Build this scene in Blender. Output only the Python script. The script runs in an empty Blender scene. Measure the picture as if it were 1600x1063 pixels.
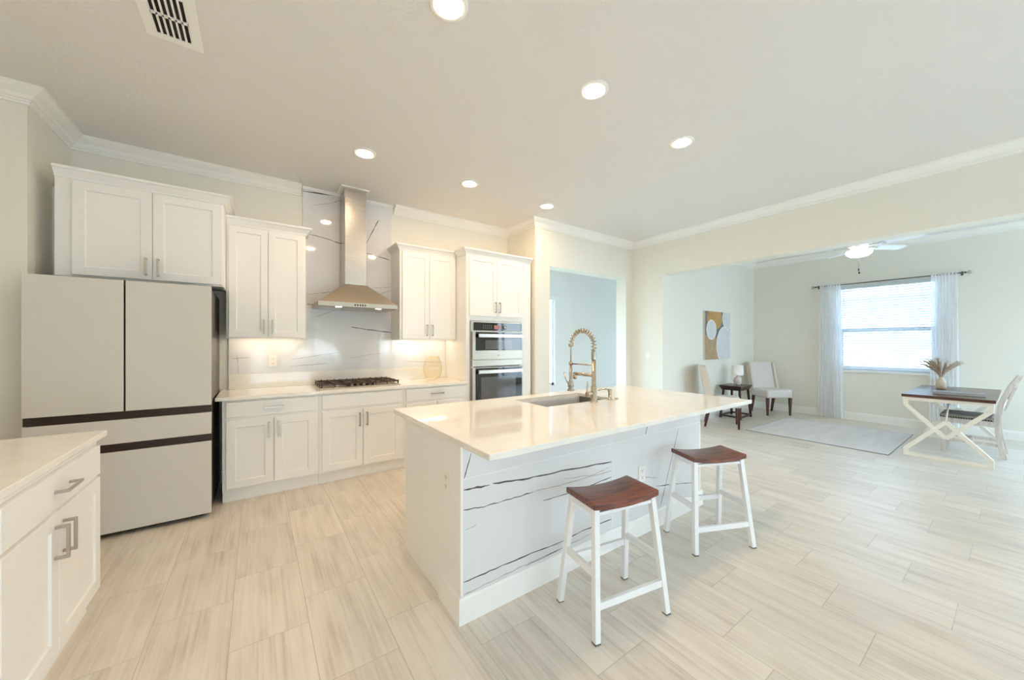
import bpy, bmesh, math, random
from mathutils import Vector, Matrix
PI = math.pi
C = bpy.context.scene.collection
SC = bpy.context.scene
random.seed(7)

# ------------------------------------------------------------------ camera
F_PX, YAW, CY_PX, CAM_H = 564.0, math.radians(35.26), 537.0, 1.37
cam_d = bpy.data.cameras.new('camera')
cam = bpy.data.objects.new('camera', cam_d)
C.objects.link(cam)
cam.location = (0, 0, CAM_H)
cam.rotation_euler = (PI / 2, 0, -YAW)
cam_d.sensor_fit = 'HORIZONTAL'
cam_d.sensor_width = 36.0
cam_d.lens = F_PX / 1600.0 * 36.0
cam_d.shift_x = 0.0
cam_d.shift_y = (CY_PX - 531.5) / 1600.0
cam_d.clip_start = 0.05
SC.camera = cam

# ------------------------------------------------------------------ exposure, world, sun
SC.view_settings.view_transform = 'Standard'
SC.view_settings.look = 'None'
SC.view_settings.exposure = 0.63
SC.view_settings.gamma = 1.0
SC.view_settings.use_curve_mapping = False
SC.cycles.max_bounces = 14
SC.cycles.diffuse_bounces = 8
SC.cycles.glossy_bounces = 5
SC.cycles.transparent_max_bounces = 12
SC.cycles.sample_clamp_indirect = 6.0
SC.cycles.caustics_reflective = False
SC.cycles.caustics_refractive = False

SKY_STRENGTH = 7.6
LAMP_STRENGTH = 140.0
UNDER_STRENGTH = 16.0
w = bpy.data.worlds.new('sky')
SC.world = w
w.use_nodes = True
nt = w.node_tree
nt.nodes.clear()
wo = nt.nodes.new('ShaderNodeOutputWorld')
bg = nt.nodes.new('ShaderNodeBackground')
tc = nt.nodes.new('ShaderNodeTexCoord')
sx = nt.nodes.new('ShaderNodeSeparateXYZ')
rp = nt.nodes.new('ShaderNodeValToRGB')
rp.color_ramp.elements[0].position = 0.0
rp.color_ramp.elements[0].color = (0.70, 0.87, 1.0, 1)
rp.color_ramp.elements[1].position = 0.7
rp.color_ramp.elements[1].color = (0.40, 0.66, 1.0, 1)
nt.links.new(tc.outputs['Generated'], sx.inputs[0])
nt.links.new(sx.outputs['Z'], rp.inputs[0])
nt.links.new(rp.outputs[0], bg.inputs['Color'])
bg.inputs['Strength'].default_value = SKY_STRENGTH
nt.links.new(bg.outputs[0], wo.inputs[0])

sun_d = bpy.data.lights.new('sun', 'SUN')
sun = bpy.data.objects.new('sun', sun_d)
C.objects.link(sun)
sun_d.energy = 5.0
sun_d.angle = math.radians(1.0)
sun_d.color = (1.0, 0.98, 0.95)
sun.rotation_euler = Vector((0.42, 0.12, -0.9)).to_track_quat('-Z', 'Y').to_euler()
sun.location = (0, 0, 12)

# ------------------------------------------------------------------ helpers
def lin(c):
    return tuple(((v / 255.0 / 12.92) if v <= 10.31 else ((v / 255.0 + 0.055) / 1.055) ** 2.4) for v in c)

def principled(name):
    m = bpy.data.materials.new(name)
    m.use_nodes = True
    return m, m.node_tree, m.node_tree.nodes['Principled BSDF']

def mat(name, rgb, rough=0.5, metal=0.0, noise=0.03, nscale=8.0, bump=0.0, bscale=60.0, stretch=(1, 1, 1),
        coat=0.0, spec=0.5, emit=None, estr=0.0, alpha=1.0, trans=0.0, ior=1.45):
    """plain procedural material: base colour broken up by noise, optional bump"""
    m, t, b = principled(name)
    col = lin(rgb)
    co = t.nodes.new('ShaderNodeTexCoord')
    mp = t.nodes.new('ShaderNodeMapping')
    mp.inputs['Scale'].default_value = stretch
    t.links.new(co.outputs['Object'], mp.inputs[0])
    n = t.nodes.new('ShaderNodeTexNoise')
    n.inputs['Scale'].default_value = nscale
    n.inputs['Detail'].default_value = 5
    t.links.new(mp.outputs[0], n.inputs['Vector'])
    r = t.nodes.new('ShaderNodeValToRGB')
    r.color_ramp.elements[0].position = 0.3
    r.color_ramp.elements[1].position = 0.7
    r.color_ramp.elements[0].color = tuple(max(0, v * (1 - noise)) for v in col) + (1,)
    r.color_ramp.elements[1].color = tuple(min(1, v * (1 + noise)) for v in col) + (1,)
    t.links.new(n.outputs['Fac'], r.inputs[0])
    t.links.new(r.outputs[0], b.inputs['Base Color'])
    b.inputs['Roughness'].default_value = rough
    b.inputs['Metallic'].default_value = metal
    b.inputs['Coat Weight'].default_value = coat
    b.inputs['Specular IOR Level'].default_value = spec
    b.inputs['Alpha'].default_value = alpha
    b.inputs['Transmission Weight'].default_value = trans
    b.inputs['IOR'].default_value = ior
    if emit:
        b.inputs['Emission Color'].default_value = lin(emit) + (1,)
        b.inputs['Emission Strength'].default_value = estr
    if bump:
        n2 = t.nodes.new('ShaderNodeTexNoise')
        n2.inputs['Scale'].default_value = bscale
        n2.inputs['Detail'].default_value = 3
        t.links.new(mp.outputs[0], n2.inputs['Vector'])
        bp = t.nodes.new('ShaderNodeBump')
        bp.inputs['Strength'].default_value = bump
        bp.inputs['Distance'].default_value = 0.01
        t.links.new(n2.outputs['Fac'], bp.inputs['Height'])
        t.links.new(bp.outputs[0], b.inputs['Normal'])
    return m

def math_node(t, op, a, b=None, c=None):
    n = t.nodes.new('ShaderNodeMath')
    n.operation = op
    for i, v in enumerate((a, b, c)):
        if v is None:
            continue
        if isinstance(v, (int, float)):
            n.inputs[i].default_value = v
        else:
            t.links.new(v, n.inputs[i])
    return n.outputs[0]

def floor_material():
    m, t, b = principled('porcelain_floor_tile')
    co = t.nodes.new('ShaderNodeTexCoord')
    s = t.nodes.new('ShaderNodeSeparateXYZ')
    t.links.new(co.outputs['Object'], s.inputs[0])
    u = math_node(t, 'DIVIDE', math_node(t, 'SUBTRACT', s.outputs['X'], 0.21), 0.3125)
    k = math_node(t, 'FLOOR', u)
    fu = math_node(t, 'FRACT', u)
    v = math_node(t, 'DIVIDE', math_node(t, 'SUBTRACT', math_node(t, 'SUBTRACT', s.outputs['Y'], 0.40),
                                         math_node(t, 'MULTIPLY', k, 0.2033)), 0.61)
    kv = math_node(t, 'FLOOR', v)
    fv = math_node(t, 'FRACT', v)
    du = math_node(t, 'MULTIPLY', math_node(t, 'MINIMUM', fu, math_node(t, 'SUBTRACT', 1.0, fu)), 0.3125)
    dv = math_node(t, 'MULTIPLY', math_node(t, 'MINIMUM', fv, math_node(t, 'SUBTRACT', 1.0, fv)), 0.61)
    d = math_node(t, 'MINIMUM', du, dv)
    tile = math_node(t, 'SMOOTH_MIN', math_node(t, 'MULTIPLY', d, 480.0), 1.0, 0.3)   # 0 in the grout, 1 on the tile
    cb = t.nodes.new('ShaderNodeCombineXYZ')
    t.links.new(k, cb.inputs[0])
    t.links.new(kv, cb.inputs[1])
    wn = t.nodes.new('ShaderNodeTexWhiteNoise')
    wn.noise_dimensions = '2D'
    t.links.new(cb.outputs[0], wn.inputs['Vector'])
    # grain runs along each tile
    gv = t.nodes.new('ShaderNodeCombineXYZ')
    t.links.new(math_node(t, 'MULTIPLY', s.outputs['X'], 66.0), gv.inputs[0])
    t.links.new(math_node(t, 'MULTIPLY', s.outputs['Y'], 1.4), gv.inputs[1])
    t.links.new(math_node(t, 'MULTIPLY', wn.outputs['Value'], 40.0), gv.inputs[2])
    g = t.nodes.new('ShaderNodeTexNoise')
    g.inputs['Scale'].default_value = 1.0
    g.inputs['Detail'].default_value = 6
    g.inputs['Roughness'].default_value = 0.62
    t.links.new(gv.outputs[0], g.inputs['Vector'])
    bl_ = t.nodes.new('ShaderNodeTexNoise')
    bl_.inputs['Scale'].default_value = 1.0
    bl_.inputs['Detail'].default_value = 3
    gv2 = t.nodes.new('ShaderNodeCombineXYZ')
    t.links.new(math_node(t, 'MULTIPLY', s.outputs['X'], 13.0), gv2.inputs[0])
    t.links.new(math_node(t, 'MULTIPLY', s.outputs['Y'], 2.6), gv2.inputs[1])
    t.links.new(math_node(t, 'MULTIPLY', wn.outputs['Value'], 25.0), gv2.inputs[2])
    t.links.new(gv2.outputs[0], bl_.inputs['Vector'])
    # fine lines show only inside the darker clouds of each tile
    mixv = math_node(t, 'ADD', math_node(t, 'MULTIPLY', g.outputs['Fac'], 0.55), math_node(t, 'MULTIPLY', bl_.outputs['Fac'], 0.45))
    r = t.nodes.new('ShaderNodeValToRGB')
    e = r.color_ramp.elements
    e[0].position = 0.30
    e[0].color = lin((194, 184, 170)) + (1,)
    e[1].position = 0.58
    e[1].color = lin((229, 221, 209)) + (1,)
    x = r.color_ramp.elements.new(0.46)
    x.color = lin((219, 210, 197)) + (1,)
    t.links.new(mixv, r.inputs[0])
    hs = t.nodes.new('ShaderNodeHueSaturation')
    t.links.new(r.outputs[0], hs.inputs['Color'])
    t.links.new(math_node(t, 'MULTIPLY_ADD', wn.outputs['Value'], 0.10, 0.95), hs.inputs['Value'])
    mx = t.nodes.new('ShaderNodeMix')
    mx.data_type = 'RGBA'
    mx.inputs['A'].default_value = lin((176, 168, 156)) + (1,)
    t.links.new(tile, mx.inputs['Factor'])
    t.links.new(hs.outputs[0], mx.inputs['B'])
    t.links.new(mx.outputs['Result'], b.inputs['Base Color'])
    b.inputs['Roughness'].default_value = 0.30
    b.inputs['Specular IOR Level'].default_value = 0.45
    bp = t.nodes.new('ShaderNodeBump')
    bp.inputs['Strength'].default_value = 0.25
    bp.inputs['Distance'].default_value = 0.004
    t.links.new(math_node(t, 'ADD', tile, math_node(t, 'MULTIPLY', g.outputs['Fac'], 0.25)), bp.inputs['Height'])
    t.links.new(bp.outputs[0], b.inputs['Normal'])
    return m

def wood_material(name, dark, light, scale=9.0, axis='X', rough=0.38):
    m, t, b = principled(name)
    co = t.nodes.new('ShaderNodeTexCoord')
    mp = t.nodes.new('ShaderNodeMapping')
    mp.inputs['Scale'].default_value = {'X': (0.7, 9, 9), 'Y': (9, 0.7, 9), 'Z': (9, 9, 0.7)}[axis]
    t.links.new(co.outputs['Object'], mp.inputs[0])
    n = t.nodes.new('ShaderNodeTexNoise')
    n.inputs['Scale'].default_value = scale
    n.inputs['Detail'].default_value = 6
    n.inputs['Distortion'].default_value = 0.6
    t.links.new(mp.outputs[0], n.inputs['Vector'])
    r = t.nodes.new('ShaderNodeValToRGB')
    r.color_ramp.elements[0].position = 0.33
    r.color_ramp.elements[0].color = lin(dark) + (1,)
    r.color_ramp.elements[1].position = 0.68
    r.color_ramp.elements[1].color = lin(light) + (1,)
    t.links.new(n.outputs['Fac'], r.inputs[0])
    t.links.new(r.outputs[0], b.inputs['Base Color'])
    b.inputs['Roughness'].default_value = rough
    return m

def glass_pane_material(name, tint=(1, 1, 1), gloss=0.08):
    m = bpy.data.materials.new(name)
    m.use_nodes = True
    t = m.node_tree
    t.nodes.clear()
    o = t.nodes.new('ShaderNodeOutputMaterial')
    tr = t.nodes.new('ShaderNodeBsdfTransparent')
    tr.inputs[0].default_value = tint + (1,)
    gl = t.nodes.new('ShaderNodeBsdfGlossy')
    gl.inputs['Roughness'].default_value = 0.03
    lw = t.nodes.new('ShaderNodeLayerWeight')
    lw.inputs[0].default_value = 0.5
    fac = math_node(t, 'MULTIPLY_ADD', math_node(t, 'POWER', lw.outputs['Facing'], 3.5), 0.45, 0.04)
    mx = t.nodes.new('ShaderNodeMixShader')
    t.links.new(fac, mx.inputs[0])
    t.links.new(tr.outputs[0], mx.inputs[1])
    t.links.new(gl.outputs[0], mx.inputs[2])
    t.links.new(mx.outputs[0], o.inputs[0])
    return m

def sheer_material(name, rgb, open_=0.35):
    m = bpy.data.materials.new(name)
    m.use_nodes = True
    t = m.node_tree
    t.nodes.clear()
    o = t.nodes.new('ShaderNodeOutputMaterial')
    tr = t.nodes.new('ShaderNodeBsdfTransparent')
    df = t.nodes.new('ShaderNodeBsdfDiffuse')
    tl = t.nodes.new('ShaderNodeBsdfTranslucent')
    co = t.nodes.new('ShaderNodeTexCoord')
    n = t.nodes.new('ShaderNodeTexNoise')
    n.inputs['Scale'].default_value = 30
    t.links.new(co.outputs['Object'], n.inputs['Vector'])
    r = t.nodes.new('ShaderNodeValToRGB')
    c = lin(rgb)
    r.color_ramp.elements[0].color = tuple(v * 0.97 for v in c) + (1,)
    r.color_ramp.elements[1].color = c + (1,)
    t.links.new(n.outputs['Fac'], r.inputs[0])
    t.links.new(r.outputs[0], df.inputs[0])
    t.links.new(r.outputs[0], tl.inputs[0])
    a = t.nodes.new('ShaderNodeMixShader')
    a.inputs[0].default_value = 0.5
    t.links.new(df.outputs[0], a.inputs[1])
    t.links.new(tl.outputs[0], a.inputs[2])
    b = t.nodes.new('ShaderNodeMixShader')
    b.inputs[0].default_value = 1 - open_
    t.links.new(tr.outputs[0], b.inputs[1])
    t.links.new(a.outputs[0], b.inputs[2])
    t.links.new(b.outputs[0], o.inputs[0])
    return m

def emission_material(name, rgb, strength):
    m = bpy.data.materials.new(name)
    m.use_nodes = True
    t = m.node_tree
    t.nodes.clear()
    o = t.nodes.new('ShaderNodeOutputMaterial')
    e = t.nodes.new('ShaderNodeEmission')
    e.inputs[0].default_value = lin(rgb) + (1,)
    e.inputs[1].default_value = strength
    t.links.new(e.outputs[0], o.inputs[0])
    return m

def brushed(name, rgb, rough, stretch):
    m, t, b = principled(name)
    co = t.nodes.new('ShaderNodeTexCoord')
    mp = t.nodes.new('ShaderNodeMapping')
    mp.inputs['Scale'].default_value = stretch
    t.links.new(co.outputs['Object'], mp.inputs[0])
    n = t.nodes.new('ShaderNodeTexNoise')
    n.inputs['Scale'].default_value = 10
    n.inputs['Detail'].default_value = 4
    t.links.new(mp.outputs[0], n.inputs['Vector'])
    b.inputs['Base Color'].default_value = lin(rgb) + (1,)
    b.inputs['Metallic'].default_value = 1.0
    t.links.new(math_node(t, 'MULTIPLY_ADD', n.outputs['Fac'], 0.12, rough - 0.06), b.inputs['Roughness'])
    return m

M = {}
M['wall'] = mat('wall_paint', (236, 233, 222), 0.6, noise=0.006, nscale=2, bump=0.12, bscale=90, spec=0.3)
M['hall_wall'] = mat('hall_wall_paint', (240, 238, 236), 0.6, noise=0.006, nscale=2, bump=0.12, bscale=90, spec=0.3)
M['ceiling'] = mat('ceiling_texture_paint', (232, 229, 225), 0.55, noise=0.006, nscale=3, bump=0.35, bscale=45, spec=0.35)
M['trim'] = mat('trim_paint', (246, 244, 239), 0.35, noise=0.006)
M['cabinet'] = mat('cabinet_paint', (243, 242, 239), 0.34, noise=0.006)
M['floor'] = floor_material()
M['quartz'] = mat('cream_quartz', (243, 239, 231), 0.06, noise=0.032, nscale=9, spec=0.55)
M['slab'] = mat('polished_white_slab', (229, 228, 229), 0.05, noise=0.02, nscale=3, spec=0.6)
M['vein'] = mat('dark_vein', (92, 88, 88), 0.1, noise=0.3, nscale=20)
M['vein_faint'] = mat('faint_vein', (188, 182, 178), 0.1, noise=0.1, nscale=20)
M['seam'] = mat('slab_joint', (240, 240, 238), 0.4)
M['steel'] = brushed('brushed_steel', (205, 200, 193), 0.26, (1, 1, 40))
M['steel_h'] = brushed('brushed_steel_across', (184, 175, 161), 0.36, (40, 40, 1))
M['sink_steel'] = brushed('sink_steel', (150, 141, 128), 0.38, (1, 40, 40))
M['nickel'] = mat('satin_nickel', (186, 178, 168), 0.28, 1.0, noise=0.03)
M['faucet'] = mat('brushed_nickel_faucet', (200, 186, 166), 0.22, 1.0, noise=0.03)
M['fridge_glass'] = mat('beige_door_glass', (215, 212, 207), 0.09, noise=0.006, spec=0.5)
M['fridge_body'] = mat('graphite_steel', (98, 92, 88), 0.35, 0.85, noise=0.05)
M['dark_gap'] = mat('dark_recess', (58, 46, 42), 0.35, 0.3, noise=0.05)
M['black'] = mat('black_plastic', (22, 21, 22), 0.4, noise=0.1)
M['black_glass'] = mat('black_oven_glass', (24, 22, 22), 0.05, noise=0.05, coat=0.5)
M['window_glass_oven'] = mat('smoked_oven_window', (92, 92, 92), 0.08, noise=0.12, nscale=9, coat=0.5)
M['iron'] = mat('cast_iron', (78, 58, 48), 0.35, 0.5, noise=0.15, nscale=30)
M['burner'] = mat('burner_cap', (48, 40, 38), 0.4, 0.3, noise=0.1)
M['display'] = emission_material('lit_display', (255, 180, 170), 0.35)
M['print'] = mat('printed_white_marks', (170, 172, 172), 0.4)
M['stool_seat'] = wood_material('reddish_walnut', (84, 45, 36), (144, 82, 63), 8, 'X', 0.3)
M['white_metal'] = mat('white_powder_coat', (242, 242, 242), 0.35, noise=0.01)
M['rubber'] = mat('grey_rubber_foot', (120, 112, 106), 0.7)
M['dark_wood'] = wood_material('espresso_wood', (38, 22, 19), (66, 40, 33), 7, 'Y', 0.3)
M['leg_wood'] = wood_material('cherry_stained_leg', (58, 24, 18), (92, 40, 28), 6, 'Z', 0.3)
M['desk_top'] = wood_material('dark_walnut_top', (62, 36, 28), (98, 60, 46), 6, 'X', 0.25)
M['cream_metal'] = mat('cream_paint', (238, 231, 217), 0.4, noise=0.02)
M['linen'] = mat('light_linen', (218, 212, 208), 0.9, noise=0.06, nscale=50, bump=0.2, bscale=200, spec=0.2)
M['linen_shaded'] = mat('shaded_linen_side', (214, 203, 192), 0.9, noise=0.05, nscale=50, bump=0.2, bscale=200, spec=0.2)  # side shading of the chairs put into a slightly browner linen
M['seat_grey'] = mat('grey_seat_fabric', (150, 144, 136), 0.9, noise=0.08, nscale=60, bump=0.2, bscale=200, spec=0.2)
M['nail'] = mat('dark_nailheads', (40, 36, 36), 0.3, 0.8)
M['whitewash'] = mat('whitewashed_wood', (218, 208, 200), 0.6, noise=0.16, nscale=9, stretch=(4, 4, 0.6))
M['rug'] = mat('pale_faded_rug', (226, 222, 220), 0.95, noise=0.07, nscale=2.2, stretch=(0.5, 3.0, 1), bump=0.2, bscale=150, spec=0.1)
M['rug_edge'] = mat('rug_binding', (150, 146, 146), 0.95)
M['pane'] = glass_pane_material('window_pane')
M['tealpane'] = glass_pane_material('hall_window_pane', (0.95, 0.99, 0.99))
M['frame'] = mat('white_vinyl_frame', (244, 245, 246), 0.3, noise=0.006)
M['blind'] = mat('white_blind_slat', (212, 217, 223), 0.5, noise=0.01)
M['valance'] = mat('blind_headrail', (214, 220, 224), 0.5, noise=0.01)
M['sheer'] = sheer_material('sheer_curtain', (250, 251, 253), 0.22)
M['rod'] = mat('dark_bronze_rod', (94, 92, 90), 0.3, 0.9)
M['crystal'] = mat('glass_finial', (225, 225, 220), 0.05, trans=0.7)
M['amber'] = glass_pane_material('amber_glass', (0.992, 0.975, 0.925))
M['lampshade'] = mat('white_lamp_shade', (246, 244, 240), 0.8, noise=0.01)
M['ceramic'] = mat('ceramic_cream', (226, 214, 204), 0.35, noise=0.02)
M['vase'] = mat('beige_vase', (214, 200, 178), 0.4, noise=0.05)
M['vase_dark'] = mat('grey_vase_band', (128, 120, 108), 0.5)
M['pampas'] = mat('dried_pampas', (196, 176, 156), 0.9, noise=0.2, nscale=30)
M['pampas_pale'] = mat('pale_pampas', (226, 222, 220), 0.9, noise=0.08, nscale=30)
M['book'] = mat('slate_book_cover', (136, 140, 146), 0.35, noise=0.04)
M['page'] = mat('book_pages', (206, 206, 206), 0.7)
M['outlet'] = mat('white_outlet', (244, 240, 234), 0.35)
M['slot'] = mat('outlet_slot', (150, 142, 134), 0.5)
M['lamp_led'] = emission_material('downlight_diffuser', (255, 220, 178), LAMP_STRENGTH)
M['strip_led'] = emission_material('under_cabinet_strip', (255, 230, 198), UNDER_STRENGTH)
M['hood_led'] = emission_material('hood_lamp_glow', (255, 236, 206), 5.0)
M['fan_bowl'] = emission_material('fan_light_bowl', (255, 250, 240), 1.5)
M['fan_white'] = mat('white_fan_finish', (240, 243, 246), 0.35, noise=0.01)
M['art_ground'] = mat('canvas_slate', (120, 124, 130), 0.8, noise=0.12, nscale=14, bump=0.2)
M['art_tan'] = mat('canvas_tan', (176, 152, 122), 0.8, noise=0.12, nscale=14, bump=0.2)
M['art_ochre'] = mat('canvas_ochre', (190, 150, 98), 0.8, noise=0.12, nscale=14, bump=0.2)
M['art_white'] = mat('canvas_pale', (212, 212, 214), 0.8, noise=0.06, nscale=14, bump=0.2)
M['art_line'] = mat('canvas_pale_ring', (232, 230, 226), 0.8)
M['canvas_edge'] = mat('canvas_wrapped_edge', (216, 206, 190), 0.8)
M['void'] = mat('dark_duct', (40, 36, 34), 0.8)
M['grass'] = mat('lawn_grass', (150, 153, 140), 0.9, noise=0.3, nscale=20)
M['paver'] = mat('pale_patio_paving', (214, 210, 202), 0.9, noise=0.06, nscale=5)
M['leaf'] = mat('tree_leaves', (74, 118, 52), 0.8, noise=0.4, nscale=6)
M['bark'] = mat('tree_bark', (96, 78, 60), 0.9, noise=0.2)
M['stucco'] = mat('white_stucco', (226, 226, 224), 0.9, noise=0.02)
M['soffit'] = mat('house_soffit', (206, 216, 226), 0.8)
M['shingle'] = mat('grey_shingle', (150, 150, 156), 0.9, noise=0.2, nscale=12)


class MB:
    """collects shapes in one bmesh -> one mesh object"""
    def __init__(self):
        self.bm = bmesh.new()
        self.mi = 0
        self.T = Matrix.Identity(4)
        self.smooth = False

    def _face(self, vs):
        try:
            f = self.bm.faces.new(vs)
        except ValueError:
            return None
        f.material_index = self.mi
        f.smooth = self.smooth
        return f

    def v(self, p):
        return self.bm.verts.new(self.T @ Vector(p))

    def box(self, x0, x1, y0, y1, z0, z1):
        p = [self.v(q) for q in ((x0, y0, z0), (x1, y0, z0), (x1, y1, z0), (x0, y1, z0),
                                 (x0, y0, z1), (x1, y0, z1), (x1, y1, z1), (x0, y1, z1))]
        for f in ((3, 2, 1, 0), (4, 5, 6, 7), (0, 1, 5, 4), (1, 2, 6, 5), (2, 3, 7, 6), (3, 0, 4, 7)):
            self._face([p[i] for i in f])
        return self

    def hexa(self, bottom, top):
        """bottom and top: four points each, same winding (counter-clockwise from above)"""
        p = [self.v(q) for q in bottom] + [self.v(q) for q in top]
        for f in ((3, 2, 1, 0), (4, 5, 6, 7), (0, 1, 5, 4), (1, 2, 6, 5), (2, 3, 7, 6), (3, 0, 4, 7)):
            self._face([p[i] for i in f])
        return self

    def quad(self, *pts):
        self._face([self.v(q) for q in pts])
        return self

    def bar(self, a, b, wx, wy=None, up=(0, 0, 1), wx2=None, wy2=None):
        """rectangular bar from a to b; wx across, wy along up"""
        a, b = Vector(a), Vector(b)
        wy = wx if wy is None else wy
        wx2 = wx if wx2 is None else wx2
        wy2 = wy if wy2 is None else wy2
        d = (b - a).normalized()
        u = Vector(up)
        if abs(d.dot(u)) > 0.97:
            u = Vector((0, 1, 0))
        s = d.cross(u).normalized()
        u = s.cross(d).normalized()
        A = [a + s * i * wx / 2 + u * j * wy / 2 for i, j in ((-1, -1), (1, -1), (1, 1), (-1, 1))]
        B = [b + s * i * wx2 / 2 + u * j * wy2 / 2 for i, j in ((-1, -1), (1, -1), (1, 1), (-1, 1))]
        p = [self.v(q) for q in A + B]
        for f in ((0, 1, 2, 3), (7, 6, 5, 4), (4, 5, 1, 0), (5, 6, 2, 1), (6, 7, 3, 2), (7, 4, 0, 3)):
            self._face([p[i] for i in f])
        return self

    def tube(self, pts, r, n=10, cap=True):
        pts = [Vector(p) for p in pts]
        rs = r if isinstance(r, (list, tuple)) else [r] * len(pts)
        rings = []
        ref = None
        sm = self.smooth
        for i, p in enumerate(pts):
            d = (pts[min(i + 1, len(pts) - 1)] - pts[max(i - 1, 0)]).normalized()
            if ref is None:
                ref = Vector((0, 0, 1)) if abs(d.z) < 0.9 else Vector((1, 0, 0))
            s = d.cross(ref)
            if s.length < 1e-5:
                s = d.cross(Vector((0.3, 1, 0.2)))
            s.normalize()
            u = s.cross(d).normalized()
            ref = u
            rings.append([self.v(p + (s * math.cos(2 * PI * k / n) + u * math.sin(2 * PI * k / n)) * rs[i]) for k in range(n)])
        self.smooth = True
        for a, b in zip(rings, rings[1:]):
            for k in range(n):
                self._face([a[k], a[(k + 1) % n], b[(k + 1) % n], b[k]])
        self.smooth = sm
        if cap:
            self._face(list(reversed(rings[0])))
            self._face(rings[-1])
        return self

    def lathe(self, prof, center=(0, 0, 0), n=24, axis='Z', cap=True, flat=False):
        """prof: list of (radius, height)"""
        cx, cy, cz = center
        rings = []
        for r, h in prof:
            ring = []
            for k in range(n):
                a = 2 * PI * k / n
                c, s = r * math.cos(a), r * math.sin(a)
                p = {'Z': (cx + c, cy + s, cz + h), 'Y': (cx + c, cy + h, cz - s), 'X': (cx + h, cy + c, cz + s)}[axis]
                ring.append(self.v(p))
            rings.append(ring)
        sm = self.smooth
        self.smooth = not flat
        for a, b in zip(rings, rings[1:]):
            for k in range(n):
                self._face([a[k], a[(k + 1) % n], b[(k + 1) % n], b[k]])
        self.smooth = sm
        if cap:
            if prof[0][0] > 1e-4:
                self._face(list(reversed(rings[0])))
            if prof[-1][0] > 1e-4:
                self._face(rings[-1])
        return self

    def sweep(self, path, prof, z=0.0, closed_prof=True):
        """path: xy points; room side is to the RIGHT of travel; prof: (out, up) pairs; mitred corners, capped ends"""
        P = [Vector(p) for p in path]
        rings = []
        for i, p in enumerate(P):
            dirs = []
            if i > 0:
                dirs.append((P[i] - P[i - 1]).normalized())
            if i < len(P) - 1:
                dirs.append((P[i + 1] - P[i]).normalized())
            ns = [Vector((d.y, -d.x)) for d in dirs]
            if len(ns) == 2:
                b = (ns[0] + ns[1])
                b = b / b.length_squared * 2
            else:
                b = ns[0]
            rings.append([self.v((p.x + b.x * o, p.y + b.y * o, z + h)) for o, h in prof])
        n = len(prof)
        for a, b in zip(rings, rings[1:]):
            for k in range(n if closed_prof else n - 1):
                self._face([a[k], b[k], b[(k + 1) % n], a[(k + 1) % n]])
        if closed_prof:
            self._face(rings[0])
            self._face(list(reversed(rings[-1])))
        return self

    def prism(self, pts, y0, y1, plane='XZ'):
        """polygon in a plane extruded along the third axis"""
        def P(a, b, c):
            return {'XZ': (a, c, b), 'YZ': (c, a, b), 'XY': (a, b, c)}[plane]
        A = [self.v(P(a, b, y0)) for a, b in pts]
        B = [self.v(P(a, b, y1)) for a, b in pts]
        n = len(pts)
        self._face(A)
        self._face(list(reversed(B)))
        for k in range(n):
            self._face([A[k], B[k], B[(k + 1) % n], A[(k + 1) % n]])
        return self

    def build(self, name, mats, parent=None, bevel=0.0, seg=2, loc=None):
        if not isinstance(mats, (list, tuple)):
            mats = [mats]
        bmesh.ops.recalc_face_normals(self.bm, faces=self.bm.faces)
        me = bpy.data.meshes.new(name)
        self.bm.to_mesh(me)
        self.bm.free()
        for m in mats:
            me.materials.append(m)
        o = bpy.data.objects.new(name, me)
        C.objects.link(o)
        if parent:
            o.parent = parent
        if loc:
            o.location = loc
        if bevel:
            bv = o.modifiers.new('bevel', 'BEVEL')
            bv.width = bevel
            bv.segments = seg
            bv.limit_method = 'ANGLE'
            bv.angle_limit = math.radians(35)
        return o


def tag(o, label=None, cat=None, group=None, kind=None):
    if label:
        o['label'] = label
    if cat:
        o['category'] = cat
    if group:
        o['group'] = group
    if kind:
        o['kind'] = kind
    return o

def thing(name, label, cat, loc=(0, 0, 0), rotz=0.0, group=None):
    o = bpy.data.objects.new(name, None)
    o.empty_display_size = 0.1
    C.objects.link(o)
    o.location = loc
    o.rotation_euler = (0, 0, rotz)
    return tag(o, label, cat, group)

def struct(o):
    o['kind'] = 'structure'
    return o

def dup(root, loc, rotz=None, label=None, group=None):
    r = root.copy()
    C.objects.link(r)
    r.location = loc
    if rotz is not None:
        r.rotation_euler = (0, 0, rotz)
    if label:
        r['label'] = label
    if group:
        r['group'] = group
    for ch in list(root.children):
        c = ch.copy()
        C.objects.link(c)
        c.parent = r
        for g in list(ch.children):
            d = g.copy()
            C.objects.link(d)
            d.parent = c
    return r

# ------------------------------------------------------------------ dimensions
ZC = 3.08           # ceiling
YB = 4.54           # kitchen back wall
XL = -1.60          # left wall
XS, YS = 3.124, 3.87   # stepped wall with the hall doorway
XR, XR2 = 5.26, 5.46   # wall with the wide opening
YD = 3.35          # den back wall
XW = 8.75           # den window wall
YR = -4.0           # rear wall

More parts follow.
